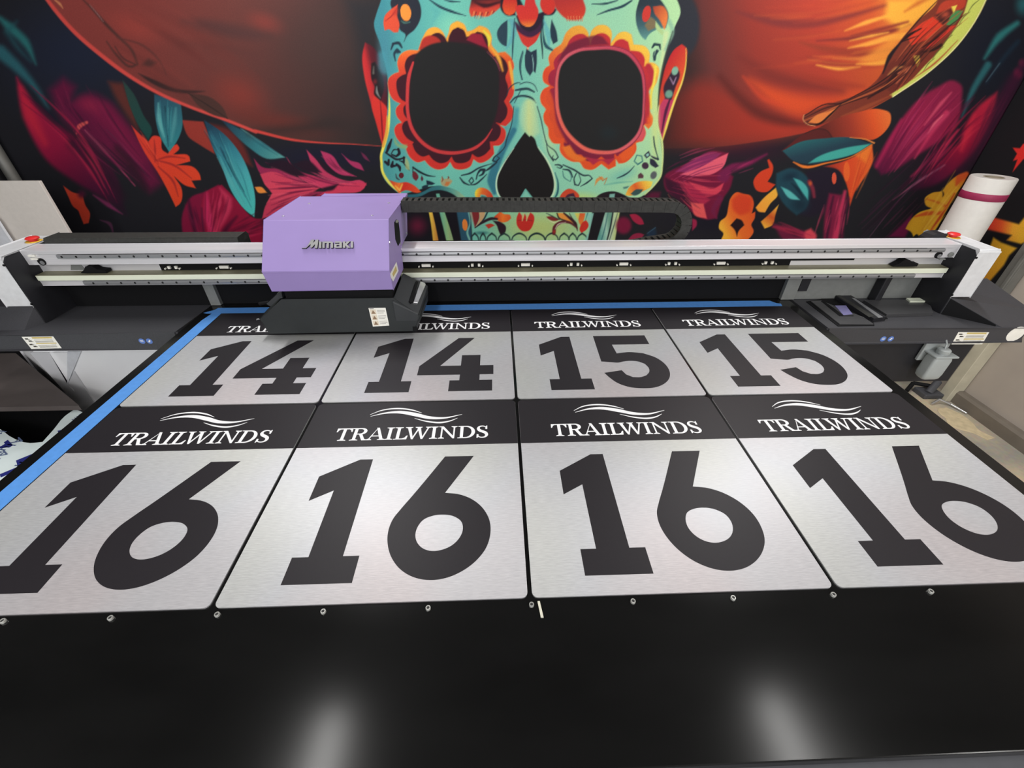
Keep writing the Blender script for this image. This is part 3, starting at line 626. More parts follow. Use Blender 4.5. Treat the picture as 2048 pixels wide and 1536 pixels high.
    s(K((560, 340), (470, 440), (400, 520), (300, 590)), (3, 9, 6, 3), (52, 28, 30), 2); s(K((500, 250), (430, 340), (390, 440)), (3, 8, 2), (36, 28, 32), 2)
    s(K((620, 170), (540, 215), (500, 250), (600, 215)), (2, 6, 3, 1), (40, 26, 28), 1.5); s(K((780, 170), (680, 250), (560, 320)), (2, 4, 2), (44, 26, 28), 1.5); s(K((720, 0), (600, 125), (500, 245)), (1, 3, 1), (52, 30, 28), 1.5)
    s(K((480, 440), (540, 410), (560, 400), (470, 500)), (3, 6, 5, 2), (176, 92, 66), 2); s(K((420, 450), (470, 410), (520, 400)), (2, 7, 2), (170, 110, 66), 3)
    f(K((572, 335), (608, 330), (612, 375), (595, 402)), (226, 190, 74), 1.2)
    s(K((740, 270), (690, 300), (610, 315)), (6, 5, 1), (50, 30, 28), 1.5)
    for i in range(6):
        p0 = np.array((940, 20))*(1-i/6)+np.array((620, 440))*(i/6)
        s(K((p0[0]+26, p0[1]-20), (p0[0]-10, p0[1]+10), (p0[0]-40, p0[1]+55)), (.8, 1.8, .8), (92, 100, 50), 1.2)
    s(K((1012, -10), (958, 100), (838, 270), (678, 422), (448, 582)), 1.6, (238, 232, 176), 1.2); s(K((840, 240), (700, 380), (560, 480)), (1, 3.4, 1), (176, 92, 56), 1.5)
    for d in range(4):
        s(G((925, 738-d*14), (1060, 690-d*22), (1130, 640-d*6), (1240, 600-d*10), (1400, 540-d*20), (1536, 440-d*25)), (1.2, 2.6, 1.6, 2.2, 1.5), ((48, 28, 28), (176, 92, 54), (60, 32, 30), (40, 26, 28))[d], 1.3)
    sk(K((880, 40))[0], K((420, 520))[0], 26, 30, ((60, 30, 28), (176, 86, 56), (44, 26, 28), (140, 60, 42)), (1, 3), 44, .7, 12, 1.4, .9)
    f(G((950, 735), (1000, 690), (1080, 665), (1130, 640), (1090, 690), (1020, 740)), (214, 120, 62), 1.5); s(G((940, 745), (1010, 745), (1080, 690), (1150, 620)), (2, 4, 4, 1), (44, 26, 26), 1.3)
    s(G((1150, 700), (1300, 640), (1450, 570)), (4, 8, 2), (140, 66, 44), 2)
    s(X((1608, 230), (1606, 238), (1614, 248), (1630, 252)), 1.6, (206, 140, 96), 1.2)
    # hat underside flap and teal leaf
    f(G((1000, 772), (1100, 720), (1250, 672), (1380, 655), (1440, 680), (1446, 722), (1410, 790), (1340, 838), (1250, 832), (1090, 822), (1060, 795)), g(G((1040, 780))[0], G((1440, 700))[0], (0, (96, 40, 36)), (.4, (150, 56, 42)), (.75, (214, 84, 42)), (1, (226, 112, 54))), 1.5)
    f(G((930, 800), (1010, 772), (1060, 782), (1095, 826), (900, 880), (790, 905)), (86, 36, 36), 2); s(G((930, 800), (1010, 774), (1062, 784), (1092, 822)), 1.4, (52, 30, 30), 1.2)
    f(G((795, 905), (900, 852), (1050, 830), (1200, 825), (1330, 862), (1250, 912), (1100, 957), (960, 985), (860, 965)), g(G((1000, 830))[0], G((1040, 980))[0], (0, (40, 92, 98)), (.5, (38, 62, 76)), (1, (34, 56, 70))), 1.5)
    f(G((950, 980), (1000, 945), (1150, 892), (1328, 862), (1240, 917), (1100, 957)), (66, 162, 152), 2)
    s(G((860, 972), (920, 1000), (1060, 978), (1200, 945), (1330, 868)), (2, 6, 3, 2, 2), (226, 120, 50), 1.5); s(G((1200, 825), (1290, 835), (1345, 858)), (1, 2, 3), (226, 140, 70), 1.2)
    # ---------- dark ground round the skull, ears
    f(X((1340, -40), (1372, -20), (1395, 20), (1399, 55), (1390, 95), (1372, 118), (1345, 170), (1330, 140)), (46, 48, 56), 6)
    f(B((990, 255), (974, 330), (984, 450), (1020, 600), (1060, 750), (1094, 872), (1116, 800), (1121, 650), (1112, 430), (1080, 340), (1022, 270)), g(B((980, 500))[0], B((1110, 470))[0], (0, (206, 54, 52)), (.35, (182, 44, 48)), (.6, (92, 30, 40)), (1, (66, 26, 36))), 2)
    f(B((1045, 560), (1085, 605), (1118, 640), (1118, 780), (1095, 868), (1060, 740), (1030, 620)), (206, 52, 46), 2); s(B((1082, 610), (1090, 720), (1096, 840)), (1, 3, 2), (120, 26, 36), 1.5)
    f(B((1028, 380), (1050, 370), (1090, 440), (1104, 530), (1084, 605), (1044, 565), (1048, 520), (1030, 480)), (38, 30, 34), 2); s(B((1042, 400), (1040, 440)), (2, 4), (96, 92, 86), 2); s(B((1060, 520), (1062, 555), (1082, 590)), (2, 5, 1), (116, 120, 118), 1.5); bl(B((1050, 490))[0], 7, 9, (104, 34, 40))
    f(D((1460, 398), (1502, 432), (1500, 560), (1470, 720), (1400, 900), (1320, 1150), (1280, 1275), (1258, 1150), (1254, 950), (1280, 750), (1330, 560), (1400, 440)), g(D((1300, 600))[0], D((1460, 700))[0], (0, (190, 44, 48)), (1, (216, 84, 48))), 1.5)
    f(D((1400, 900), (1320, 1150), (1282, 1275), (1256, 1150), (1254, 980), (1300, 890)), (190, 62, 96), 1.5); s(D((1360, 880), (1320, 1000), (1280, 1200)), (3, 6, 2), (84, 30, 62), 1.5)
    s(D((1500, 440), (1500, 560), (1470, 720), (1400, 900), (1320, 1150), (1284, 1280)), (1, 2, 3, 4.5, 5, 2), (234, 206, 92), 1.5)
    f(D((1400, 598), (1440, 650), (1400, 800), (1370, 900), (1310, 892), (1296, 800), (1350, 680)), (52, 36, 52), 2); bl(D((1400, 640))[0], 8, 11, (128, 176, 152), 15, 1, .6); bl(D((1345, 850))[0], 10, 11, (110, 154, 136), 20, 1, .5); s(D((1355, 700), (1385, 760), (1410, 700)), (2, 3, 2), (150, 120, 150), 1.5)
    # ---------- skull
    f(X((768, -60), (762, 0), (753, 27), (748, 46), (760, 88), (768, 120), (774, 146), (776, 180), (774, 230), (767, 290), (761, 320), (767, 355), (785, 376), (800, 387), (830, 382), (860, 373), (885, 374), (905, 381), (920, 391), (930, 402), (936, 425), (942, 520), (1170, 520), (1184, 426), (1188, 401), (1196, 391), (1212, 384), (1230, 383), (1247, 389), (1260, 395.5), (1274, 396.5), (1290, 389), (1309, 370), (1321, 352), (1325, 331), (1323, 293), (1315, 243), (1315, 210), (1321, 155), (1334, 97), (1350, 53), (1361, 25), (1350, -10), (1330, -60)),
      g((755, 150), (1330, 190), (0, (62, 132, 142)), (.08, (80, 158, 158)), (.25, (112, 194, 176)), (.45, (112, 190, 174)), (.6, (140, 208, 180)), (.8, (152, 214, 178)), (1, (178, 220, 164))), 1.3)
    bl((770, 100), 24, 110, (70, 130, 146), 0, .7); bl((905, 55), 55, 45, (136, 214, 182), 0, .7); bl((1200, 45), 110, 50, (160, 216, 176), 0, .8)
    bl((1060, 240), 26, 60, (196, 216, 150), 0, .95); bl((1020, 230), 14, 70, (84, 164, 166), 10, .7); bl((1100, 290), 20, 60, (178, 216, 164), -15, .8)
    bl((1080, 455), 150, 60, (188, 206, 126), 0, .95); bl((1160, 398), 60, 22, (190, 216, 128), 0, .9); bl((965, 440), 30, 40, (116, 186, 168), 0, .7); bl((1310, 240), 14, 130, (206, 222, 140), 0, .8); bl((1245, 350), 50, 20, (118, 190, 176), -20, .7)
    s(C((200, 500), (230, 620), (300, 640)), (16, 22, 10), (72, 146, 160), 6, .6); s(C((640, 60), (700, 110), (640, 230)), (4, 12, 3), (88, 168, 168), 4, .5)
    s(C((1420, 1000), (1380, 1180), (1300, 1340), (1260, 1460)), (12, 14, 12, 6), (64, 140, 154), 5, .7); s(E((1700, 120), (1580, 330), (1480, 560), (1440, 720), (1470, 860)), (10, 12, 16, 18, 8), (50, 112, 134), 3, .9)
    s(X((1000, 120), (1016, 180), (1012, 250), (1004, 300)), (4, 9, 9, 4), (74, 154, 160), 4, .6)
    s(D((1320, 300), (1290, 500), (1250, 700)), (10, 6, 5), (206, 224, 164), 3, .8); s(X((1330, 30), (1345, 60), (1330, 100)), (10, 8, 4), (140, 186, 158), 3, .8)
    # yellow cheek edge on the left
    s(X(*(C((262, 830), (266, 1000), (250, 1180), (212, 1330), (192, 1400), (196, 1500)) + B((1090, 1000), (1130, 1090), (1200, 1155)))), (1, 4, 6, 6, 5, 5, 5, 5, 4), (232, 222, 92), 1.3)
    s(C((245, 1050), (240, 1200), (208, 1320)), (2, 6, 5), (226, 160, 64), 2)
    s(X(*(D((1255, 950), (1240, 1100), (1285, 1300)) + F((1618, 520), (1600, 640), (1530, 740), (1420, 850)))), (1, 3, 4, 3, 3, 3, 2), (206, 226, 150), 1.3); s(D((1380, 280), (1310, 520), (1260, 760), (1250, 950)), (2, 4, 3, 2), (66, 74, 66), 1.3, .7)
    # ---------- left socket
    OL = C((525, 455), (570, 335), (620, 262), (680, 245), (740, 280), (778, 352), (800, 300), (822, 222), (880, 190), (940, 220), (968, 285), (1010, 275), (1080, 232), (1150, 258), (1190, 340), (1188, 400), (1245, 478), (1310, 468), (1368, 525), (1392, 600), (1365, 685), (1392, 780), (1385, 860), (1350, 920), (1386, 1000), (1370, 1080), (1315, 1140), (1265, 1130), (1312, 1175), (1312, 1250), (1262, 1312), (1205, 1318), (1212, 1390), (1150, 1450), (1080, 1472), (1025, 1440), (1000, 1500), (920, 1532), (850, 1520), (815, 1465), (780, 1510), (700, 1532), (630, 1500), (585, 1450), (520, 1467), (450, 1420), (415, 1345), (430, 1325), (370, 1292), (320, 1222), (312, 1160), (340, 1120), (378, 1108), (332, 1050), (326, 980), (362, 936), (300, 900), (256, 800), (262, 705), (310, 665), (352, 650), (338, 560), (368, 490), (430, 455))
    f(OL, g(C((850, 200))[0], C((830, 1520))[0], (0, (244, 176, 62)), (.12, (240, 160, 62)), (.25, (226, 92, 46)), (.4, (204, 58, 48)), (1, (204, 52, 46))), 1.2, corner=50)
    s(C(*[((x-720)/.22135, y/.22135) for x, y in OL + OL[:1]]), 1.0, (216, 150, 96), 1.2, .6)
    cc = np.array(C((830, 880))[0])
    MR = [tuple(cc + (np.array(p)-cc)*np.array((.885, .915)) + np.array((2.2, -.5))) for p in OL]
    f(MR, (62, 28, 38), 1.4, corner=50)
    f(C((535, 440), (580, 340), (640, 320), (720, 360), (740, 400), (560, 470)), (176, 52, 44), 2); f(C((960, 360), (1010, 305), (1100, 310), (1140, 400), (1160, 440)), (150, 36, 56), 2)
    s(C((1120, 280), (1165, 340), (1165, 410)), (4, 8, 3), (232, 214, 70), 2); s(C((1180, 420), (1250, 520), (1290, 640)), (4, 8, 3), (240, 168, 64), 3); s(C((1350, 560), (1368, 660), (1385, 800)), (5, 7, 3), (240, 166, 66), 2)
    f(C((800, 350), (835, 285), (880, 275), (930, 320), (960, 400), (800, 400)), (62, 28, 38), 2)
    f(C((470, 600), (520, 480), (620, 410), (760, 378), (900, 385), (1040, 408), (1150, 468), (1230, 560), (1256, 680), (1256, 830), (1240, 1000), (1200, 1120), (1130, 1240), (1040, 1312), (920, 1352), (800, 1352), (680, 1330), (570, 1260), (490, 1150), (452, 1020), (452, 850), (458, 700)), (35, 35, 36), 3)
    s(C((480, 565), (444, 680), (428, 850), (432, 1020), (470, 1165), (560, 1285), (670, 1356), (800, 1382), (930, 1372), (1050, 1330), (1130, 1262), (1195, 1165)), (4, 7, 6.5, 6.5, 7, 7, 7, 7, 6, 6, 4, 1.5), (198, 60, 62), 1.3)
    s(C((1150, 470), (1230, 555), (1265, 640)), (1, 2, 1), (150, 70, 90), 1.3)
    # ---------- right socket
    OR_ = D((372, 398), (420, 292), (480, 242), (560, 235), (608, 280), (626, 345), (652, 272), (700, 232), (770, 228), (820, 270), (828, 345), (812, 402), (852, 348), (890, 302), (950, 285), (1005, 312), (1026, 402), (1070, 405), (1130, 420), (1168, 472), (1166, 562), (1210, 570), (1252, 610), (1248, 690), (1220, 770), (1158, 822), (1184, 890), (1172, 1000), (1200, 1060), (1190, 1130), (1160, 1166), (1112, 1120), (1136, 1200), (1112, 1270), (1048, 1292), (1052, 1350), (1010, 1420), (940, 1472), (890, 1478), (866, 1440), (866, 1500), (800, 1532), (735, 1482), (650, 1534), (580, 1522), (535, 1465), (480, 1462), (400, 1420), (360, 1360), (362, 1300), (300, 1292), (260, 1232), (255, 1155), (222, 1110), (214, 1030), (238, 988), (190, 930), (184, 860), (220, 800), (268, 778), (214, 740), (204, 680), (235, 610), (268, 590), (258, 520), (300, 450))
    f(OR_, g(D((300, 1200))[0], D((1000, 300))[0], (0, (226, 84, 42)), (.35, (222, 76, 46)), (.7, (238, 160, 62)), (1, (246, 200, 74))), 1.2, corner=50)
    s(OR_ + OR_[:1], 1.0, (226, 170, 100), 1.2, .6)
    cc = np.array(D((720, 880))[0])
    f([tuple(cc + (np.array(p)-cc)*np.array((.90, .885))) for p in OR_], g(D((400, 1300))[0], D((1000, 500))[0], (0, (120, 34, 60)), (.5, (170, 44, 66)), (1, (196, 52, 58))), 1.6, corner=50)
    f(D((235, 1000), (222, 860), (260, 790), (300, 900), (330, 1100), (420, 1290), (300, 1280), (262, 1180)), (226, 84, 44), 4, .9)
    s(D((1160, 600), (1200, 700), (1150, 800), (1150, 950), (1150, 1100)), (12, 14, 8, 10, 8), (184, 48, 60), 3); s(D((1225, 600), (1215, 720), (1185, 850), (1185, 980)), (5, 6, 4, 3), (240, 214, 80), 2)
    bl(D((1165, 1090))[0], 8, 14, (232, 92, 46)); f(D((1120, 1140), (1135, 1210), (1100, 1275), (1050, 1270)), (214, 84, 92), 2)
    f(D((380, 1330), (450, 1310), (520, 1400), (620, 1430), (540, 1460), (430, 1410)), (232, 116, 46), 3); f(D((590, 1420), (730, 1440), (860, 1430), (800, 1490), (735, 1450), (660, 1490)), (176, 46, 70), 2)
    f(D((890, 1400), (1000, 1320), (1045, 1300), (1020, 1400), (930, 1460)), (230, 92, 42), 2)
    f(D((340, 560), (420, 420), (560, 350), (740, 330), (800, 400), (560, 430), (400, 520)), (104, 34, 58), 3, .8)
    RING = D((318, 700), (345, 590), (415, 495), (520, 440), (680, 420), (850, 418), (985, 465), (1070, 560), (1120, 670), (1134, 790), (1128, 950), (1118, 1100), (1078, 1225), (990, 1320), (870, 1385), (740, 1398), (590, 1368), (480, 1290), (385, 1175), (325, 1010), (312, 850))
    f(RING, g(D((330, 1100))[0], D((1000, 500))[0], (0, (232, 104, 88)), (.45, (214, 96, 108)), (1, (196, 70, 92))), 1.3)
    s(RING + RING[:1], 1.6, (120, 40, 64), 1.3, .8)
    f(D((348, 700), (372, 600), (430, 525), (530, 470), (680, 452), (840, 452), (960, 492), (1040, 572), (1092, 670), (1108, 780), (1108, 950), (1098, 1080), (1058, 1200), (978, 1290), (868, 1350), (740, 1360), (602, 1330), (502, 1258), (412, 1150), (358, 1000), (346, 850)), (37, 37, 38), 2)
    bl(D((800, 1200))[0], 30, 24, (34, 44, 48), 0, .7)
    # ---------- forehead
    f(C((275, 25), (300, -40), (500, -40), (532, 10), (550, 150), (490, 270), (425, 325), (395, 382), (410, 312), (362, 270), (350, 240), (300, 110)), (40, 44, 54), 1.5)
    f(C((340, 42), (272, 90), (226, 140), (212, 200), (222, 275), (262, 265), (305, 292), (345, 290), (357, 225), (335, 140)), (212, 78, 54), 1.4); s(C((340, 60), (290, 140), (230, 190)), (1, 2, 1), (150, 40, 40), 1.3); bl(C((320, 110))[0], 9, 13, (180, 54, 46), 30, .8)
    bl(C((413, 113))[0], 11.5, 18.5, (242, 142, 60), -8, 1, .85); s(C((375, 190), (400, 205), (450, 200)), (2, 4, 2), (70, 110, 100), 2)
    s(C((280, 450), (300, 395), (350, 390), (378, 430)), (2, 5, 6, 3), (36, 50, 64), 1.3); s(C((320, 550), (312, 480), (335, 450), (360, 470)), (2, 5, 6, 4), (38, 60, 74), 1.3); bl(C((340, 470))[0], 6, 6, (34, 50, 64))
    f(D((1082, -20), (1046, 130), (1060, 250), (1112, 345), (1135, 362), (1160, 318), (1250, 262), (1320, 252), (1340, 120), (1300, 40), (1250, -20)), g(D((1080, 50))[0], D((1120, 350))[0], (0, (46, 58, 68)), (.6, (66, 100, 108)), (1, (96, 150, 144))), 1.5)
    bl(D((1143, 125))[0], 9, 18, (206, 62, 54), 12, 1, .85); f(D((1200, 60), (1290, 55), (1330, 110), (1328, 200), (1305, 270), (1260, 180), (1215, 120)), g(D((1200, 80))[0], D((1330, 150))[0], (0, (176, 72, 52)), (1, (230, 126, 66))), 1.4)
    f(D((1125, 230), (1180, 150), (1225, 190), (1225, 250), (1160, 280)), (128, 112, 84), 2); f(D((1225, 190), (1300, 290), (1285, 320), (1225, 250)), (176, 206, 142), 1.5)
    s(D((1195, 430), (1215, 400), (1260, 405), (1268, 450)), (3, 5, 5, 2), (38, 58, 66), 1.3); s(D((1215, 540), (1222, 480), (1240, 460)), (5, 8, 6), (44, 66, 74), 1.4); s(D((1212, 500), (1225, 440), (1262, 445), (1262, 500)), (1, 1.6, 1.6, 1), (170, 206, 170), 1.2)
    # tassels and drop
    f(C((1010, -20), (1000, 30), (988, 110), (1005, 150), (1060, 140), (1150, 150), (1230, 100), (1270, 60), (1285, -20)), g(C((1000, 0))[0], C((1020, 160))[0], (0, (70, 34, 40)), (.5, (204, 62, 52)), (1, (222, 92, 60))), 2)
    for i in range(12):
        x = 1000+i*18; s(C((x+14, 118-abs(i-5)*3), (x, 175-abs(i-4)*7)), (2.2, .6), ((206, 66, 50), (230, 150, 90), (120, 40, 44))[i % 3], 1.2)
    s(C((1040, 20), (1120, 50), (1260, 20)), (3, 9, 4), (62, 28, 36), 3)
    f(D((300, -20), (316, 60), (350, 110), (425, 172), (480, 180), (558, 166), (592, 100), (565, -20)), g(D((430, 0))[0], D((480, 180))[0], (0, (186, 56, 54)), (1, (214, 66, 48))), 2)
    for i in range(12):
        x = 420+i*13; s(D((x, 150), (x+4, 192)), (2, .6), ((206, 60, 46), (226, 130, 90))[i % 2], 1.2)
    f(C((1270, -20), (1275, 90), (1325, 140), (1385, 138), (1420, 70), (1500, 100), (1440, -20)), (42, 34, 44), 2)
    f(D((-140, -20), (-60, 140), (90, 140), (225, 100), (300, 60), (330, 90), (300, 130), (215, 140), (205, 230), (150, 320), (60, 330), (0, 240), (-50, 110)), (46, 34, 50), 2)
    f(C((1300, -20), (1288, 70), (1315, 125), (1352, 138), (1392, 120), (1420, 60), (1412, -20)), g(C((1350, 0))[0], C((1350, 140))[0], (0, (206, 56, 48)), (1, (234, 96, 48))), 1.3)
    f(D((188, -20), (185, 60), (215, 112), (260, 132), (300, 108), (318, 60), (300, -20)), (212, 58, 50), 1.3)
    f(D((-45, 60), (0, 45), (40, 52), (52, -20), (130, -20), (140, 30), (166, 92), (150, 178), (112, 232), (80, 244), (20, 222), (-20, 150)), g(D((70, 60))[0], D((80, 240))[0], (0, (214, 56, 54)), (.6, (216, 60, 50)), (1, (238, 140, 60))), 1.3)
    f(D((-40, 240), (40, 300), (100, 322), (190, 280), (140, 380), (72, 432), (30, 400), (-10, 320)), (208, 60, 52), 1.4)
    s(D((-45, 215), (20, 285), (90, 312), (150, 285), (205, 210)), (8, 10, 11, 10, 7), (66, 38, 66), 2); s(D((70, 435), (66, 480), (64, 506)), (4, 3, 2), (226, 170, 130), 1.2)
    TL = (40, 66, 80)
    s(C((625, -5), (720, 60), (830, 105), (955, 142)), (2, 5, 5, 1), TL, 1.4); s(C((760, 0), (830, 14), (905, 14)), (1, 4, 1), TL, 1.4); s(D((695, 135), (800, 95), (930, 55), (1010, 5)), (1, 4, 5, 3), TL, 1.4); s(D((650, 35), (760, 35), (880, 5)), (1, 4, 2), TL, 1.4)
    f(C((1332, 180), (1275, 225), (1238, 295), (1262, 380), (1300, 412), (1325, 420), (1332, 300)), (46, 68, 82), 1.4); s(C((1335, 180), (1375, 190), (1390, 260), (1365, 370), (1320, 440)), (2, 9, 10, 8, 2), (96, 170, 178), 2, .8)
    f(D((285, 175), (328, 280), (342, 372), (300, 398), (275, 330)), (42, 60, 74), 1.4); s(D((212, 150), (210, 300), (240, 420), (290, 452)), (2, 2, 7, 4), (46, 84, 96), 1.4); s(D((215, 180), (250, 300), (262, 400)), (3, 11, 5), (100, 180, 186), 2, .8)
    s(C((1398, 165), (1385, 330), (1380, 430), (1375, 540)), (1.5, 2.5, 3, 1), TL, 1.3); s(D((205, 160), (190, 330), (200, 430), (205, 530)), (2, 3, 3, 1), (34, 50, 60), 1.3)
    f(D((58, 440), (100, 470), (150, 445), (152, 560), (140, 660), (118, 640), (90, 684), (62, 640), (44, 540)), (42, 56, 72), 1.4); s(D((110, 500), (120, 570), (118, 640)), (1, 2, 1), (150, 200, 190), 1.2)
    f(C((1490, 500), (1536, 470), (1536, 680), (1505, 640)), (42, 60, 74), 1.4)
    for p, w in ((((0, 760), (60, 742), (125, 765), (158, 825)), (1.6, 1.6, 1.6, 1)), (((-40, 815), (20, 805), (70, 803), (128, 830)), (3, 5, 5, 3)), (((-90, 930), (-40, 880), (50, 868), (110, 890), (145, 930)), (2, 3.4, 4.2, 4, 1)), (((-120, 860), (-90, 790), (-30, 750), (0, 748)), (1, 2, 2, 1))):
        s(D(*p), w, (40, 62, 72), 1.3)
    s(C((1470, 460), (1445, 560), (1455, 680), (1470, 720)), (1.4, 2.4, 2.4, 1), TL, 1.3); s(C((1460, 800), (1420, 880), (1395, 930)), (1, 2, 1), TL, 1.3); s(D((30, 470), (5, 600), (15, 720)), (1, 2, 1.4), TL, 1.3)
    # nose bridge light
    f(D((10, 960), (60, 900), (140, 915), (150, 1060), (180, 1200), (105, 1240), (60, 1200), (20, 1150)), g(D((10, 1000))[0], D((150, 1000))[0], (0, (160, 214, 180)), (.5, (206, 220, 150)), (1, (176, 216, 168))), 5, .8)
    # nose
    f(X((1050, 264.5), (1040, 278), (1028, 296), (1014, 315), (1003, 335), (996, 352), (994, 372), (998, 388), (1007, 401), (1022, 408), (1037, 401), (1044, 391), (1051, 379), (1058, 388), (1070, 402), (1082, 408), (1095, 401), (1105, 386), (1108, 367), (1104, 346), (1092, 320), (1075, 294), (1068, 276), (1062, 271), (1059, 274)), (30, 28, 29), 1.3, corner=50)
    s(X((1028, 296), (1003, 335), (995, 352), (992.5, 372), (997, 390), (1007, 402)), (1, 2.5, 3, 3, 3, 2), (196, 226, 196), 1.2); s(X((1076, 294), (1094, 320), (1106, 347), (1110, 367), (1107, 387), (1096, 402)), (1, 3, 3, 3, 3, 2), (206, 230, 190), 1.2)
    s(X((1037, 401), (1044, 391), (1051, 379), (1058, 388), (1070, 402)), (2, 3, 3, 3, 2), (110, 186, 172), 1.2)
    s(X((1110, 345), (1116, 366), (1114, 388), (1106, 401)), (1, 3, 4, 2), (44, 98, 108), 1.4)
    # lines and swirls beside the nose
    DK = (36, 52, 62)
    s(X(*(C((1390, 960), (1370, 1120), (1320, 1280)) + E((1600, 300), (1520, 400), (1470, 440), (1450, 480), (1490, 495), (1530, 450), (1500, 430)))), (1, 1.6, 2, 1.6, 2, 3, 3, 3, 2, 1), DK, 1.2)
    s(E((1500, 500), (1450, 540), (1400, 580), (1370, 600)), (2, 4, 4, 2), DK, 1.2)
    s(E((1080, 655), (1180, 630), (1280, 570), (1440, 515)), (2, 3.4, 3, 1), DK, 1.2); s(E((1062, 680), (1110, 740), (1170, 768)), (2, 4, 2), DK, 1.2); s(E((1180, 768), (1240, 760), (1320, 700), (1380, 640)), (1, 3, 3, 1), DK, 1.2)
    s(E((1200, 680), (1170, 720), (1195, 755), (1225, 720), (1205, 680)), 2, DK, 1.2); s(E((1255, 700), (1275, 630), (1310, 590), (1350, 590), (1330, 640), (1290, 660)), (2, 3, 5, 6, 4, 2), DK, 1.2)
    s(D((155, 960), (190, 1080), (215, 1200), (250, 1310), (320, 1370), (345, 1420), (320, 1445), (290, 1430), (300, 1405)), (1.4, 1.8, 1.4, 1.4, 2, 2, 2, 2, 1), DK, 1.2); s(D((235, 1270), (260, 1390), (300, 1450)), (1, 2, 3), DK, 1.2)
    s(F((400, 510), (440, 510), (480, 530), (460, 548), (420, 535)), (2, 3, 3, 2, 1), DK, 1.2); s(F((490, 510), (620, 570), (730, 632), (790, 632), (822, 666), (760, 715), (690, 755)), (2, 3.4, 3, 2, 2, 3, 1), DK, 1.2)
    s(F((490, 560), (560, 575), (600, 650)), (2, 4, 2), DK, 1.2); s(F((640, 610), (615, 670), (625, 735), (665, 745), (690, 690), (670, 620)), (2, 2, 3, 2, 1.6, 1), DK, 1.2); s(F((485, 580), (500, 650), (570, 700)), (1, 2, 1), (60, 110, 112), 1.2); s(F((560, 590), (585, 650), (575, 695)), (1, 2, 1), (70, 120, 120), 1.2)
    # left cheek marks
    BK = (34, 30, 40)
    for p, w in ((((255, 230), (225, 310), (195, 385)), (3, 7, 4)), (((185, 385), (250, 430), (310, 465), (410, 445)), (3, 4, 4, 3)), (((335, 345), (345, 395), (310, 430), (260, 410)), (5, 6, 4, 3)), (((180, 495), (215, 525), (222, 470)), (5, 6, 4)), (((270, 490), (258, 545), (310, 540)), (3, 7, 3)), (((315, 525), (350, 560), (355, 600)), (5, 6, 3)), (((400, 440), (400, 500), (350, 480)), (4, 4, 2)), (((390, 500), (430, 550), (465, 595)), (2, 3, 1)), (((250, 400), (285, 350), (330, 350)), (1.5, 2.5, 2))):
        s(E(*p), w, BK, 1.2)
    f(E((420, 440), (450, 480), (470, 595), (430, 580), (415, 520)), (170, 180, 120), 2, .8); f(E((290, 200), (330, 280), (440, 290), (430, 345), (360, 330), (290, 270)), (150, 170, 100), 3, .7)
    bl(E((370, 655))[0], 5.5, 6.5, (92, 36, 46), 0, 1, .8); f(E((510, 600), (540, 615), (572, 680), (545, 720), (510, 690), (500, 640)), (110, 40, 50), 1.3); f(E((612, 655), (630, 700), (615, 725), (600, 700)), (90, 42, 56), 1.2); s(E((305, 640), (320, 690), (345, 705)), (1.5, 3, 2), (60, 60, 66), 1.2)
    s(E((508, 560), (590, 615), (690, 658), (772, 668)), (3, 4, 3, 1), (28, 34, 44), 1.2); s(E((508, 560), (505, 620)), (2, 1), (28, 34, 44), 1.2)
    f(E((665, 712), (700, 720), (770, 750), (740, 765), (670, 765)), (30, 44, 60), 1.3); f(E((610, 790), (650, 770), (690, 768), (680, 800), (620, 812)), (30, 50, 62), 1.3)
    f(E((850, 668), (870, 700), (930, 690), (975, 720), (950, 760), (890, 790), (845, 760), (835, 710)), (170, 160, 120), 1.5); f(E((880, 770), (900, 730), (950, 730), (920, 780)), (196, 120, 70), 1.4); f(E((920, 660), (940, 680), (920, 700)), (120, 60, 50), 1.2); s(E((850, 668), (862, 700), (850, 730)), (1, 2.4, 1), (130, 70, 60), 1.2)
    f(E((228, 710), (340, 742), (432, 735), (520, 772), (606, 852), (560, 862), (420, 830), (342, 862), (290, 800)), g(E((240, 720))[0], E((590, 850))[0], (0, (206, 60, 42)), (.3, (236, 120, 50)), (.45, (206, 50, 40)), (1, (222, 84, 44))), 1.4); s(E((300, 780), (350, 830), (380, 760)), (2, 4, 2), (244, 190, 80), 2)
    # teal jaw arch left
    f(E((445, 880), (560, 872), (640, 840), (720, 795), (800, 775), (900, 790), (1020, 830), (1100, 890), (1150, 950), (1150, 1010), (450, 1010)), g(E((450, 900))[0], E((1150, 930))[0], (0, (40, 96, 112)), (.5, (56, 116, 124)), (.75, (96, 160, 146)), (1, (176, 196, 146))), 1.4)
    f(E((450, 925), (600, 900), (720, 842), (830, 828), (940, 856), (1020, 905), (1060, 950), (1060, 1100), (440, 1100)), (28, 30, 36), 1.4)
    f(E((1160, 935), (1200, 918), (1270, 930), (1280, 950), (1160, 955)), (30, 40, 48), 1.4)
    f(E((1245, 905), (1245, 840), (1290, 802), (1370, 812), (1430, 860), (1470, 945), (1410, 945), (1360, 890), (1310, 880), (1290, 935)), g(E((1250, 860))[0], E((1450, 900))[0], (0, (240, 214, 66)), (.35, (226, 110, 48)), (1, (200, 60, 46))), 1.3); f(E((1300, 935), (1320, 890), (1370, 905), (1410, 945)), (70, 120, 116), 1.4)
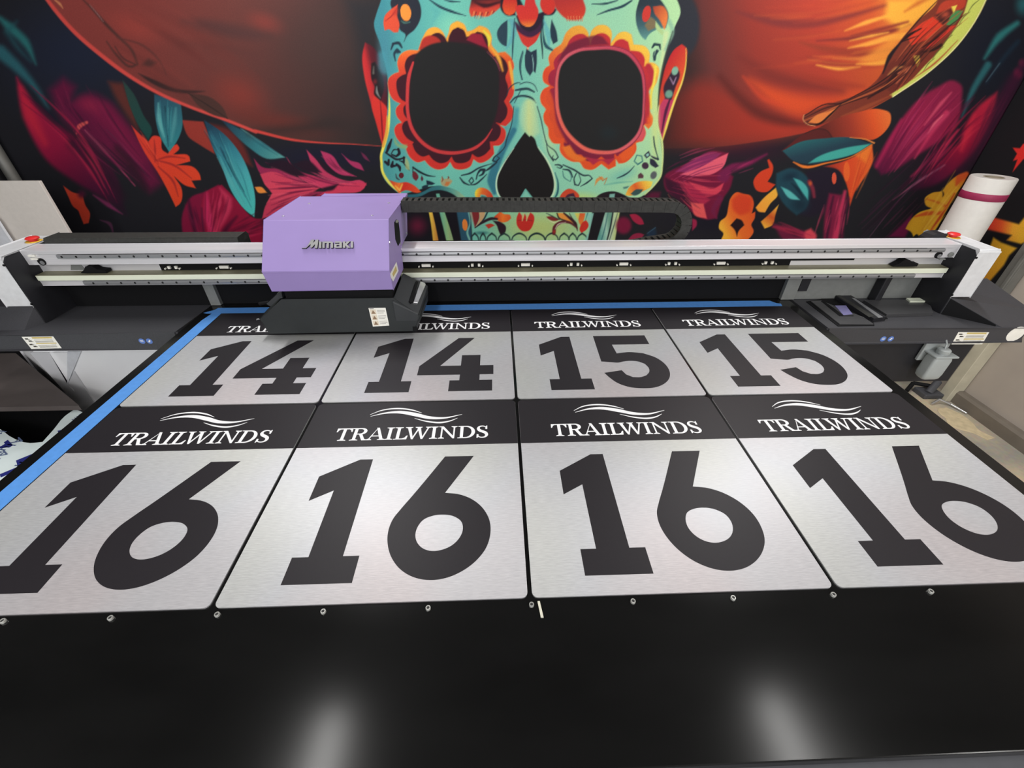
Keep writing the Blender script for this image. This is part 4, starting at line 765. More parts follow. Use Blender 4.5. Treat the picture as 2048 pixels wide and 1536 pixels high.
    f(F((432, 930), (478, 832), (555, 782), (640, 815), (674, 862), (650, 932), (612, 862), (550, 872), (500, 935)), (206, 74, 48), 1.3); f(F((490, 935), (540, 850), (610, 830), (636, 890), (560, 880)), (70, 40, 60), 1.5); f(F((520, 935), (560, 880), (640, 890), (660, 935)), (146, 196, 160), 1.3); f(F((600, 935), (640, 915), (690, 935)), (30, 40, 40), 1.2)
    # right cheek marks
    s(F((1105, 662), (1180, 630), (1240, 590), (1300, 525)), (1.5, 3, 2.4, 1), (40, 62, 72), 1.2)
    for p in (((1410, 400), (1465, 350), (1485, 400), (1440, 438)), ((1480, 440), (1510, 445), (1580, 525), (1540, 545), (1480, 500)), ((1480, 400), (1580, 440), (1570, 460), (1500, 425))):
        f(F(*p), (46, 48, 64), 1.2)
    f(F((1430, 395), (1460, 375), (1470, 400), (1445, 420)), (150, 206, 190), 1.2); bl(F((1425, 520))[0], 8, 8, (66, 48, 66), 0, 1, .7); f(F((1375, 600), (1405, 635), (1400, 662), (1345, 664), (1345, 625)), (92, 58, 66), 1.3); bl(F((1520, 628))[0], 7.5, 10, (92, 96, 100), 25, 1, .6)
    s(F((1300, 470), (1330, 400), (1385, 410), (1395, 470), (1340, 505), (1300, 470)), (2, 2, 2, 2, 3, 2), (60, 118, 120), 1.2); s(F((1520, 190), (1530, 280), (1560, 400), (1575, 450)), (2, 2.6, 1.6, 2.4), (36, 56, 66), 1.2)
    f(F((850, 750), (870, 670), (930, 640), (960, 670), (900, 690)), (214, 150, 84), 1.5); s(F((900, 640), (940, 690), (990, 660), (960, 730)), (1, 2, 1.6, 1), (190, 116, 66), 1.2); s(F((960, 740), (1100, 715), (1280, 700)), (1, 3, 1), (110, 180, 160), 2)
    f(F((1200, 850), (1240, 770), (1330, 708), (1425, 692), (1510, 700), (1490, 760), (1420, 800), (1300, 850), (1220, 860)), g(F((1220, 840))[0], F((1500, 710))[0], (0, (240, 180, 66)), (.4, (226, 98, 46)), (.7, (244, 180, 66)), (1, (244, 224, 90))), 1.3); f(F((1260, 840), (1320, 790), (1400, 790), (1370, 830), (1290, 858)), (56, 84, 84), 1.5)
    f(F((1170, 765), (1240, 750), (1225, 772), (1180, 785)), (84, 130, 120), 1.3)
    # under the right cheek
    f(F((830, 928), (880, 872), (1000, 822), (1100, 832), (1200, 872), (1250, 900), (1290, 905), (1290, 960), (820, 960)), (38, 30, 36), 1.3)
    f(F((1020, 842), (1080, 838), (1070, 940), (1005, 940)), (122, 176, 164), 1.3); s(F((1150, 890), (1130, 940)), (3, 2), (180, 196, 196), 1.2); s(F((1175, 900), (1160, 940)), (2, 2), (180, 196, 196), 1.2)
    f(F((1400, 900), (1500, 820), (1600, 820), (1580, 930), (1370, 930)), (86, 26, 52), 5)
    # ---------- below the cable chain
    f(X((800, 424), (941, 424), (946, 500), (800, 500)), (24, 22, 30), 2); bl((835, 452), 30, 30, (96, 26, 52))
    f(E((690, 1060), (730, 1060), (770, 1230), (812, 1440), (745, 1440), (720, 1230)), g(E((690, 1250))[0], E((790, 1250))[0], (0, (240, 214, 84)), (1, (206, 140, 62))), 1.3)
    f(E((780, 870), (820, 870), (880, 1080), (945, 1280), (990, 1440), (905, 1440), (860, 1250), (815, 1060)), g(E((820, 1150))[0], E((930, 1150))[0], (0, (104, 176, 152)), (1, (150, 190, 130))), 1.3); s(E((930, 1280), (965, 1440)), (1, 5), (150, 170, 130), 1.5)
    f(E((1020, 1060), (1170, 1060), (1190, 1240), (1200, 1440), (1080, 1440), (1050, 1250)), (44, 84, 106), 2)
    bl(E((1122, 1240))[0], 6, 13, (226, 130, 58), -5, 1, .8); s(E((1160, 1060), (1180, 1230), (1150, 1330), (1190, 1440)), (3, 2, 4, 4), (120, 180, 170), 1.5)
    f(E((1170, 1075), (1240, 1060), (1225, 1180), (1240, 1275), (1200, 1170)), (150, 150, 130), 1.4)
    f(E((1200, 1075), (1290, 1070), (1290, 1160), (1240, 1275), (1215, 1150)), (124, 42, 46), 1.3); f(E((1285, 1070), (1370, 1070), (1340, 1170), (1245, 1272), (1295, 1150)), (196, 160, 116), 1.3); s(E((1395, 1075), (1340, 1180), (1245, 1275)), (3, 3, 1), DK, 1.2)
    f(E((1465, 1145), (1540, 1080), (1580, 1110), (1655, 1125), (1668, 1160), (1630, 1195), (1560, 1210), (1500, 1180)), g(E((1480, 1140))[0], E((1660, 1140))[0], (0, (206, 70, 40)), (.5, (236, 120, 46)), (1, (220, 90, 44))), 1.3)
    s(E((1240, 1275), (1340, 1205), (1440, 1165), (1500, 1170)), (1, 5, 6, 4), (46, 30, 40), 1.3); f(E((1360, 1240), (1430, 1225), (1475, 1245), (1400, 1285)), (190, 60, 46), 1.3)
    f(E((1450, 1190), (1540, 1205), (1605, 1260), (1600, 1320), (1545, 1365), (1520, 1310), (1500, 1250)), (44, 28, 40), 1.3)
    f(E((1740, 1250), (1735, 1150), (1762, 1085), (1800, 1140), (1808, 1170), (1830, 1108), (1858, 1165), (1866, 1150), (1895, 1092), (1930, 1120), (1925, 1240), (1880, 1305), (1800, 1312)), (200, 48, 42), 1.3); s(E((1745, 1190), (1830, 1180), (1920, 1190)), (1, 2, 1), (150, 40, 40), 1.3); s(E((1800, 1190), (1806, 1140), (1815, 1110)), (2, 3, 2), (206, 190, 130), 1.3); s(E((1850, 1190), (1858, 1140), (1866, 1110)), (2, 3, 2), (206, 190, 130), 1.3)
    def teeth(fr, xs, y0, y1, w):
        for a, b in xs:
            m_ = (a+b)/2; s(fr((a, y1), (a+(b-a)*.12, y0+(y1-y0)*.35), (m_, y0), (b-(b-a)*.12, y0+(y1-y0)*.35), (b, y1)), w, (34, 52, 56), 1.3)
    bl(E((1320, 1335))[0], 22, 6, (60, 120, 120))
    teeth(E, ((1190, 1285), (1300, 1370), (1380, 1500), (1510, 1660), (1668, 1860), (1868, 2080)), 1340, 1450, (1.5, 2.4, 3.6, 2.4, 1.5))
    teeth(F, ((90, 290), (285, 440), (445, 560), (555, 645), (650, 765)), 1290, 1390, (1.5, 2.2, 3.4, 2.2, 1.5))
    f(F((300, 1100), (345, 1095), (450, 1130), (430, 1142), (320, 1125)), (130, 44, 44), 1.2); s(F((300, 1060), (360, 1090), (450, 1135)), (1, 2, 1), DK, 1.2); s(F((320, 1130), (380, 1165), (450, 1150)), (1, 1.5, 1), (220, 226, 180), 1.2)
    f(F((410, 1060), (490, 1060), (590, 1140), (625, 1185), (540, 1150), (450, 1110)), (230, 150, 66), 1.3); s(F((500, 1060), (560, 1110), (630, 1180), (655, 1260)), (3, 5, 6, 1), (60, 34, 40), 1.3); s(F((560, 1060), (600, 1130), (640, 1190)), (1, 2, 2), (56, 34, 40), 1.2); s(F((420, 1060), (440, 1110), (530, 1150), (620, 1190)), (2, 3, 2, 1), (40, 40, 40), 1.2)
    s(F((385, 1290), (395, 1220), (450, 1170), (560, 1165), (650, 1230)), (7, 7, 6, 5, 2), (96, 38, 46), 1.4); s(F((400, 1240), (430, 1190), (520, 1165)), (1, 2, 1), (210, 200, 190), 1.2); bl(F((390, 1270))[0], 5, 6, (170, 50, 44))
    f(F((620, 1060), (680, 1060), (660, 1140)), (214, 206, 96), 1.4); f(F((680, 1060), (745, 1060), (712, 1170), (690, 1200), (668, 1160)), g(F((680, 1060))[0], F((720, 1190))[0], (0, (220, 90, 50)), (1, (232, 140, 56))), 1.3); f(F((715, 1160), (752, 1140), (782, 1190), (762, 1240), (700, 1285), (680, 1260), (690, 1200)), (206, 54, 42), 1.3)
    f(F((740, 1060), (850, 1060), (800, 1240), (762, 1400), (720, 1400), (785, 1240), (780, 1180)), (140, 200, 186), 1.5, .9); s(F((770, 1060), (745, 1140)), (2, 1), (70, 130, 130), 1.3)
    f(F((842, 1050), (975, 1050), (930, 1200), (868, 1400), (764, 1400), (800, 1240)), (30, 28, 33), 1.3)
    f(F((970, 1050), (1055, 1050), (1030, 1200), (985, 1400), (866, 1400), (920, 1220)), g(F((900, 1250))[0], F((1030, 1230))[0], (0, (96, 160, 150)), (.6, (164, 206, 186)), (1, (110, 160, 140))), 1.3); s(F((1000, 1060), (960, 1250), (920, 1390)), (1, 2, 2), (60, 110, 116), 1.3)
    f(F((1050, 1050), (1065, 1050), (1030, 1230), (985, 1400), (975, 1400), (1020, 1220)), (30, 40, 44), 1.2)
    f(F((1065, 1050), (1135, 1050), (1105, 1230), (1075, 1400), (990, 1400), (1035, 1230)), g(F((1040, 1200))[0], F((1115, 1210))[0], (0, (190, 214, 186)), (1, (186, 204, 124))), 1.3); s(F((1110, 1060), (1060, 1230), (1010, 1390)), (1, 2, 1), (66, 84, 84), 1.2)
    bl(F((1180, 1200))[0], 20, 22, (118, 26, 58), 0, 1, .5); f(F((1245, 1075), (1310, 1070), (1390, 1130), (1412, 1185), (1370, 1192), (1290, 1150)), (160, 36, 66), 1.4); f(F((1228, 1360), (1290, 1300), (1370, 1288), (1412, 1305), (1370, 1360)), (138, 36, 66), 1.5); f(F((1530, 1375), (1600, 1325), (1680, 1320), (1700, 1350), (1640, 1385)), (130, 30, 62), 2)
    f(F((1445, 1290), (1540, 1220), (1550, 1300), (1450, 1390)), (30, 46, 66), 4); s(F((1450, 1290), (1540, 1225)), (1, 1.5), (60, 90, 110), 1.2); f(F((1960, 1120), (2005, 1140), (2010, 1200), (1960, 1260)), (150, 34, 70), 2)

CV = Canvas((-2.975, 2.500, -0.45), (5.98, 0, 0), (0, 0, 1.9), 1330, 424, (33, 33, 38))
paint_back(CV)
tag(CV.build('skull_mural'), 'painted mural of a decorated skull in a red hat on the back wall', 'mural')

def paint_right(c):
    f, s, bl = c.fill, c.stroke, c.blob
    Z = frame(1780, 320, .2213)
    f(K((1236, 862), (1215, 890), (1172, 886), (1198, 922), (1174, 965), (1200, 958), (1172, 1032), (1236, 955), (1300, 950), (1300, 870)), (224, 50, 46), 1.5, sub=1)
    f(Z((740, 480), (870, 500), (1170, 580), (1225, 515), (1290, 560), (1240, 740), (1190, 758), (1060, 725), (1105, 680), (820, 612), (700, 640)), g(Z((860, 560))[0], Z((1200, 640))[0], (0, (186, 40, 40)), (.45, (222, 90, 46)), (.75, (240, 170, 56)), (1, (238, 180, 54))), 3, sub=1)
    f(Z((940, 700), (1010, 745), (1152, 796), (1082, 862), (1035, 950), (912, 1090), (870, 1192), (774, 1150), (800, 1060)), g(Z((1100, 780))[0], Z((820, 1160))[0], (0, (242, 186, 54)), (1, (222, 152, 44))), 3, sub=1)
    f(Z((640, 660), (760, 690), (700, 740)), (120, 36, 46), 4)
CR = Canvas((2.985, 1.93, -0.62), (0, 0.56, 0), (0, 0, 1.9), 150, 420, (31, 31, 34))
paint_right(CR)
tag(CR.build('graffiti_mural'), 'black wall mural with blocky orange lettering, in the corner behind the white roll', 'mural')

# ------------------------------------------------------------------ printing table
table = empty('printing_table', (0, 0.6, FLOOR), 'long flat black printing bed that fills the foreground under the signs', 'printing table')
BX0, BX1, BY0, BY1 = -1.308, 1.262, -0.254, 1.62
MB().box(BX0, BX1, BY0, BY1, -0.022, 0.0).build('bed_plate', 'bed', table, bevel=0.002)
fr = MB()
fr.box(BX0+0.03, BX1+0.0, BY0-0.16, BY0+0.02, -0.085, -0.024)
fr.box(BX0+0.05, BX0+0.13, BY0+0.02, BY1-0.05, -0.11, -0.022)
fr.box(BX1-0.13, BX1-0.05, BY0+0.02, BY1-0.05, -0.11, -0.022)
fr.box(BX0+0.05, BX1-0.05, BY1-0.12, BY1-0.04, -0.11, -0.022)
fr.build('bed_frame', 'frame', table, bevel=0.004)
for lx in (BX0+0.25, -0.02, BX1-0.25):
    for ly in (BY0+0.15, BY1-0.2):
        lg = MB().box(lx-0.04, lx+0.04, ly-0.04, ly+0.04, FLOOR+0.04, -0.03).build('leg', 'frame', table, bevel=0.003)
        MB().cyl((lx, ly, FLOOR), (lx, ly, FLOOR+0.045), 0.055, 0.04).build('foot', 'black', lg, smooth=True)

# ------------------------------------------------------------------ printer gantry
def sight(px, py, p0, n):
    """where a line of sight of the survey photo meets the plane through p0 with normal n"""
    d = (px-1024)/FPX*AX_R - (py-768)/FPX*AX_U + AX_F
    n = np.array(n, float); t = ((np.array(p0)-CAM)@n)/(d@n)
    return tuple(CAM + t*d)
GROT = -0.006
def to_gantry(p, piv=(0.0, 1.3)):
    """bed coordinates -> gantry coordinates (the gantry sits a touch askew on its rails)"""
    x, y = p[0]-piv[0], p[1]-piv[1]; c, s_ = math.cos(-GROT), math.sin(-GROT)
    return (piv[0]+x*c-y*s_, piv[1]+x*s_+y*c, p[2])
def slab_on(mb, pts, n, t, mi=0):
    """outline given in space, thickened by t along n"""
    n = Vector(n).normalized(); P = [Vector(p) for p in pts]; U = (P[1]-P[0]).normalized(); V = n.cross(U)
    loop = [((p-P[0]).dot(U), (p-P[0]).dot(V)) for p in P]
    a = sum(loop[i][0]*loop[(i+1) % len(loop)][1]-loop[(i+1) % len(loop)][0]*loop[i][1] for i in range(len(loop)))
    return mb.flat([loop if a > 0 else loop[::-1]], P[0], U, V, t, mi)

gan = empty('printer_gantry', (0, 1.3, -0.27), 'long silver gantry beam with white end caps and black side trays', 'printer gantry')
gan.rotation_euler.z = GROT
# beam
BX_L, BX_R = -1.893, 1.838
prof = [(1.27, .2675), (1.347, .2675), (1.347, .125), (1.27, .125), (1.27, .150), (1.305, .150), (1.305, .212), (1.27, .212)]
beam = MB().prism(prof, 'x', BX_L, BX_R).build('beam', 'beam', gan, bevel=.0015)
MB().box(BX_L+.04, BX_R-.03, 1.266, 1.2695, .2545, .2675).build('beam_lip', 'beam', beam)
MB().box(-1.74, 1.70, 1.2665, 1.2698, .2530, .2545).build('dark_line', 'deep', beam)  # thin black line under the beam lip
def rail(z0, z1, x0, x1, ph):
    mb = MB(); mb.prism([(1.262, z0), (1.27, z0-.0), (1.27, z1), (1.262, z1), (1.260, (z0+z1)/2)], 'x', x0, x1)
    x = x0+ph
    while x < x1-.01:
        mb.cyl((x, 1.2612, (z0+z1)/2), (x, 1.2598, (z0+z1)/2), .0042, seg=14, mi=1); x += .0548
    return mb
rail(.238, .2525, -1.76, 1.775, .02).build('guide_rail', ['rail', 'dark_hole'], gan)
rail(.129, .145, -1.72, 1.71, .04).build('guide_rail', ['rail', 'dark_hole'], gan)
sc = MB().box(-1.885, 1.832, 1.257, 1.290, .1505, .171).build('scale_cover', 'cream', gan, bevel=.001)
MB().box(-1.885, 1.832, 1.2575, 1.305, .1705, .1722).build('cover_ledge', 'ledge', sc)
slot = MB().box(-1.42, 1.18, 1.3035, 1.3055, .172, .200).box(1.18, 1.45, 1.3035, 1.3055, .192, .206)
slot.build('motor_slot', 'deep', gan)
x = -1.367; k = 0
while x < 1.25:
    c = MB()
    if k % 2: c.box(x-.018, x+.018, 1.296, 1.3035, .180, .191)
    else: c.box(x-.020, x-.010, 1.296, 1.3035, .180, .191); c.box(x+.008, x+.018, 1.296, 1.3035, .180, .191)
    c.cyl((x-.029, 1.300, .182), (x-.029, 1.292, .182), .003, seg=10); c.cyl((x+.028, 1.300, .182), (x+.028, 1.292, .182), .003, seg=10)
    c.build('cable_clip', 'label', gan); x += .2045; k += 1
def bumper(x, s_):
    b = MB().prism([(x-.05*s_, .176), (x+.05*s_, .176), (x+.05*s_, .186), (x+.02*s_, .19), (x+.005*s_, .202), (x-.018*s_, .202), (x-.03*s_, .19)], 'y', 1.272, 1.30)
    b.build('end_stop', 'deep', gan, bevel=.002)
bumper(-1.665, 1); bumper(1.655, 1)
for x in (-1.835, 1.765):
    MB().cyl((x, 1.2712, .224), (x, 1.2655, .224), .014).cyl((x+.003, 1.2655, .221), (x+.003, 1.264, .221), .008, mi=1).build('access_hole', ['deep', 'rail'], gan, smooth=True)
MB().box(-1.868, -1.843, 1.263, 1.2698, .245, .252).box(-1.865, -1.840, 1.263, 1.2698, .233, .240).build('beam_sticker', 'label', gan)
MB().prism([(-1.78, .176), (-1.72, .176), (-1.73, .21), (-1.76, .21)], 'y', 1.3035, 1.3055).build('slot_end', 'grey', gan)
# cable trough behind the beam on the left, corner guard on the right
MB().prism([(1.349, .20), (1.44, .20), (1.44, .278), (1.43, .288), (1.355, .288), (1.349, .280)], 'x', -1.86, -1.10).build('cable_trough', 'chain', gan, bevel=.002)
MB().box(-.40, .02, 1.349, 1.45, .180, .190).box(-.40, .02, 1.349, 1.353, .180, .2695).build('chain_channel', 'chain', gan)
MB().prism([(1.765, .15), (1.836, .15), (1.836, .284), (1.80, .284), (1.785, .278), (1.772, .262)], 'y', 1.349, 1.40).build('corner_guard', 'black', gan, bevel=.003)
# end caps
def end_cap(x0, x1, xp):
    """white cap from x0 to x1 with a black plate on its inner face at xp"""
    w = MB().prism([(1.190, .071), (1.46, .071), (1.46, .262), (1.452, .270), (1.198, .270), (1.190, .262)], 'x', min(x0, x1), max(x0, x1))
    cap = w.build('end_cap', 'white', gan, bevel=.003)
    MB().prism([(1.191, .0), (1.45, .0), (1.45, .264), (1.21, .264), (1.191, .246)], 'x', min(x0, xp), max(x0, xp)).build('end_plate', 'black', gan, bevel=.0015)
    for z in (.240, .082):
        MB().cyl((x0, 1.1905, z), (x0, 1.1870, z), .004, seg=10).build('screw', 'deep', cap)
    return cap
end_cap(1.842, 1.926, 1.838)
end_cap(-1.897, -2.0, -1.893)
MB().box(1.775, 1.80, 1.262, 1.2695, .206, .210).cyl((1.815, 1.2695, .226), (1.815, 1.264, .226), .010).build('plate_latch', 'grey', gan)
for x, y in ((1.868, 1.352), (-1.925, 1.375)):
    eb = MB().lathe((x, y, .2705), [(.027, 0), (.027, .002), (.0, .002)]).build('stop_button', 'yellow', gan, smooth=True)
    MB().lathe((x, y, .273), [(.014, 0), (.014, .006), (.022, .007), (.023, .011), (.019, .015), (.010, .017), (0, .0175)]).build('button_head', 'red', eb, smooth=True)
# side trays
TT, TB, YR, YL = -.004, -.070, 1.060, 1.092      # tray top, underside, front edges right and left
TR = [(1.270, YR), (2.11, YR), (2.24, 1.17), (2.20, 1.40), (1.270, 1.40)]
tray = MB().prism(TR, 'z', TB, TT).build('side_tray', 'tray', gan, bevel=.008)
TL_ = [(-2.25, YL), (-1.316, YL), (-1.316, 1.40), (-2.09, 1.40), (-2.15, 1.32), (-2.25, 1.29)]
trayl = MB().prism(TL_, 'z', TB, TT).build('side_tray', 'tray', gan, bevel=.008)
MB().box(-1.89, -1.306, 1.346, 1.36, TT+.001, .124).build('back_panel_or_blackout', 'deep', gan)
MB().box(1.284, 1.836, 1.346, 1.36, TT+.001, .124).build('back_panel_or_blackout', 'grey', gan)
MB().box(-1.262, 1.222, 1.349, 1.358, .0012, .124).build('back_panel_or_blackout', 'deep', gan)  # added black sheet that keeps the gap under the beam dark
MB().box(-1.305, -1.262, 1.33, 1.362, .001, .124).build('beam_post', 'grey', gan, bevel=.002)
bp = MB().box(1.222, 1.283, 1.33, 1.362, .001, .124).build('beam_post', 'grey', gan, bevel=.002)
pl = MB().box(1.288, 1.328, 1.335, 1.3455, .04, .115)
pl.build('bracket_plate', 'black', bp)
MB().box(1.63, 1.66, 1.30, 1.3455, TT, .124).build('cable_rod', 'black', gan, bevel=.006)
skirt = MB().box(1.275, 1.965, 1.090, 1.11, -.290, TB).build('skirt_panel', 'black', gan, bevel=.002)
MB().box(1.275, 1.36, 1.11, 1.39, -.272, TB).build('support_block', 'black', gan)
MB().box(-1.345, -1.318, 1.15, 1.38, -.272, TB).build('support_block', 'black', gan)
# tray stickers
def front_label(parent, px, yf, name='warning_label'):
    P = [to_gantry(sight(q[0], q[1], (0, yf, 0), (0, 1, 0))) for q in px]
    P = [(p[0], yf, p[2]) for p in P]
    lb = slab_on(MB(), P, (0, -1, 0), .0006).build(name, 'label', parent)
    a, b, c, d = [Vector(p) for p in P]       # top-left, top-right, bottom-right, bottom-left
    def at(u, v): return a*(1-u)*(1-v) + b*u*(1-v) + c*u*v + d*(1-u)*v
    return lb, at
def quadp(mb, at, u0, u1, v0, v1, n, off, mi=0):
    n = Vector(n)
    P = [at(u0, v0)+n*off, at(u1, v0)+n*off, at(u1, v1)+n*off, at(u0, v1)+n*off]
    return slab_on(mb, P, n, .0003, mi)
def hazard_print(at, n, parent, left_first=True):
    m = MB()
    quadp(m, at, .30, .93, .03, .16, n, .0007); quadp(m, at, .30, .95, .52, .60, n, .0007)
    m.build('label_stripe', 'label_line', parent)
    m = MB()
    for v in (.26, .36, .44, .70, .80, .88): quadp(m, at, .32, .9, v, v+.025, n, .0007)
    for u, v in ((.06, .12), (.12, .30), (.06, .58), (.14, .74)):
        quadp(m, at, u, u+.10, v, v+.10, n, .0007); quadp(m, at, u+.04, u+.14, v+.06, v+.09, n, .0007)
    m.build('label_text', 'label_ink', parent)
NF = (0, -1, 0)
lb, at_ = front_label(tray, ((1912, 661.5), (1973, 661.5), (1959, 685.5), (1898, 686)), (YR-.0005))
hazard_print(at_, NF, lb)
lb, at_ = front_label(trayl, ((38, 676.5), (102, 675.5), (119, 699), (58, 701)), (YL-.0005))
hazard_print(at_, NF, lb)
def round_sticker(parent, pxs, yf, inner):
    p = to_gantry(sight(pxs[0], pxs[1], (0, yf, 0), (0, 1, 0)))
    st = MB().cyl((p[0], yf, p[2]), (p[0], yf-.0006, p[2]), .0118, seg=28).build('round_sticker', 'blue_dot', parent)
    m = MB()
    if inner == 'bars':
        for dz in (-.003, .002): m.box(p[0]-.006, p[0]+.006, yf-.0010, yf-.0006, p[2]+dz, p[2]+dz+.0022)
    else:
        m.prism([(p[0]-.006, p[2]-.004), (p[0]+.001, p[2]-.005), (p[0]+.006, p[2]+.004), (p[0]+.002, p[2]+.006)], 'y', yf-.0010, yf-.0006)
    m.build('sticker_symbol', 'label', st)
round_sticker(tray, (1763, 675.5), (YR-.0005), 'bars'); round_sticker(tray, (1778, 675.5), (YR-.0005), 'hand')
round_sticker(trayl, (281, 684.5), (YL-.0005), 'bars'); round_sticker(trayl, (296, 684.5), (YL-.0005), 'hand')
p = to_gantry(sight(2031, 668, (0, YR-.012, 0), (0, 1, 0)))
MB().cyl((p[0], YR-.0002, p[2]), (p[0], YR-.0012, p[2]), .034, seg=36).build('round_sticker', 'label', tray)
# capping station on the right tray
def on_tray(pts, z=TT): return [to_gantry(sight(x_, y_, (0, 0, z), (0, 0, 1))) for x_, y_ in pts]
def plate(name, m, pts, z0, t, parent=tray, bevel=.001):
    P = [(q[0], q[1]) for q in on_tray(pts, z0+t)]
    return MB().prism(P, 'z', z0, z0+t).build(name, m, parent, bevel=bevel)
plate('tray_recess', 'deep', [(1612, 603), (1642, 598), (1655, 572), (1668, 570), (1776, 637), (1745, 639), (1749, 651), (1676, 652)], TT, .002)
fl = plate('wiper_flap', 'flap', [(1622, 602), (1642, 601), (1728, 635), (1747, 648), (1680, 648)], TT+0.0022, .004)
plate('flap_slot', 'deep', [(1642, 602), (1648, 602), (1688, 631), (1707, 631), (1707, 632), (1679, 632)], TT+0.0064, .0008, fl)
plate('flap_window', 'mauve', [(1670, 611), (1692, 611), (1705, 628), (1687, 630)], TT+0.0064, .0008, fl)
rb = plate('wiper_rail', 'black', [(1661, 569), (1672, 573), (1773, 634), (1748, 637), (1690, 604), (1655, 580)], TT+0.0022, .014)
plate('rail_edge', 'rail', [(1704, 596), (1709, 596), (1766, 634), (1757, 635)], TT+0.0164, .002, rb)
plate('rail_glass', 'chain', [(1672, 590), (1680, 590), (1749, 632), (1738, 634)], TT+0.0164, .001, rb)
cp = plate('cap_cover', 'flap', [(1728, 600), (1858, 600), (1866, 626), (1774, 629)], TT, .012)
plate('cover_tab', 'cream', [(1813, 596), (1861, 596), (1857, 602), (1821, 602)], TT+0.0125, .006, cp)
def rim(top, low, name):
    """raised shoulder of the tray: high under the cap, running down to the front"""
    P = top + low; n_ = len(P); base = [(q[0], q[1], TT) for q in P]
    tri = [tuple(t) for t in tessellate_polygon([[Vector((q[0], q[1], 0)) for q in P]])]
    MB().add(P + base, tri + [tuple(k+n_ for k in reversed(t)) for t in tri] + [(k, (k+1) % n_, (k+1) % n_+n_, k+n_) for k in range(n_)]).build(name, 'tray', tray if P[0][0] > 0 else trayl)
rim([(1.90, 1.39, .0695), (1.842, 1.19, .0695)], [(1.99, YR+.002, TT+.001), (2.09, YR+.002, TT+.001), (2.215, 1.17, TT+.02), (2.19, 1.39, .0695)], 'tray_shoulder')
slab_on(MB(), [(1.845, 1.187, TT), (1.975, 1.075, TT), (1.975, 1.075, TT+.006), (1.845, 1.187, .066)], (-.65, -.76, 0), .003).build('shoulder_shade', 'deep', tray)  # black strip painting the shade on the shoulder's side wall
rim([(-2.16, 1.39, .0695), (-2.16, 1.20, .0695)], [(-2.12, YL+.04, TT+.001), (-1.93, YL+.04, TT+.001), (-1.897, 1.19, .0695), (-1.897, 1.39, .0695)], 'tray_shoulder')
plate('tray_box', 'deep', [(1706, 581), (1742, 581), (1736, 591), (1718, 591)], TT, .010)

# ------------------------------------------------------------------ carriage
car = empty('print_carriage', (-.645, 1.15, .02), 'lilac printer head with a raised silver name plate, riding on the silver beam', 'printer head')
HX0, HX1 = -.863, -.430
side = [(1.05, .190), (1.03, .270), (1.15, .410), (1.503, .410), (1.503, .386), (1.43, .274), (1.285, .274), (1.262, .255), (1.258, .190)]
hd = MB().prism(side, 'x', HX0, HX1)
hd.prism([(1.503, .388), (1.553, .406), (1.553, .410), (1.503, .410)], 'x', HX0+.085, HX1)
hood = hd.build('hood', 'hood', car, bevel=.003)
for u, v in ((-.815, 1.20), (-.50, 1.20), (-.785, 1.38), (-.475, 1.38)):
    MB().lathe((u, v, .410), [(.005, 0), (.005, .0015), (0, .003)], seg=12).build('screw', 'silver', hood, smooth=True)
for y_, z_ in ((1.10, .345), (1.41, .285), (1.27, .285)):
    MB().cyl((HX1, y_, z_), (HX1+.003, y_, z_), .0045, seg=12).build('screw', 'silver', hood)
# raised maker's name
fn = Vector((0, -.14, .12)).normalized(); fu = Vector((1, 0, 0)); fv = Vector((0, .12, .14)).normalized()
FL = math.hypot(.12, .14)
org = Vector((-.728, 1.03+.12*.435, .270+.14*.435)) + fn*.0004
def mk(shapes, sx, h):
    out = []
    for L in shapes: out.append([(x_*sx, y_*h) for x_, y_ in L])
    return out
LW, LH = .176, .0270
names = [[(0, 0), (.10, .12), (.185, 1.12), (.245, 1.12), (.215, .62), (.285, 1.12), (.325, 1.12), (.305, 0), (.255, 0), (.262, .55), (.20, .06), (.17, .06), (.175, .55), (.085, 0)],
         [(.335, 0), (.385, 0), (.385, .86), (.335, .86)],
         [(.405, 0), (.405, .86), (.575, .86), (.610, .74), (.610, 0), (.566, 0), (.566, .66), (.53, .66), (.53, 0), (.487, 0), (.487, .66), (.45, .66), (.45, 0)],
         [(.632, .10), (.632, .46), (.655, .54), (.735, .54), (.735, .68), (.645, .68), (.645, .86), (.755, .86), (.785, .76), (.785, 0), (.735, 0), (.735, .38), (.682, .38), (.682, .16), (.735, .16), (.735, 0), (.655, 0)],
         [(.805, 0), (.805, .86), (.852, .86), (.852, .55), (.890, .86), (.945, .86), (.885, .44), (.95, 0), (.892, 0), (.852, .33), (.852, 0)],
         [(.960, 0), (1.0, 0), (1.0, .86), (.960, .86)]]
lg = MB(); bk = MB()
for q in mk(names, LW, LH):
    bk.flat([q if sum(q[i][0]*q[(i+1) % len(q)][1]-q[(i+1) % len(q)][0]*q[i][1] for i in range(len(q))) > 0 else q[::-1]], org, fu, fv, .0055)
    lg.flat([q if sum(q[i][0]*q[(i+1) % len(q)][1]-q[(i+1) % len(q)][0]*q[i][1] for i in range(len(q))) > 0 else q[::-1]], org+fn*.0055, fu, fv, .0012)
nb = bk.build('name_plate', 'deep', hood)
lg.build('name_lettering', 'pewter', nb)
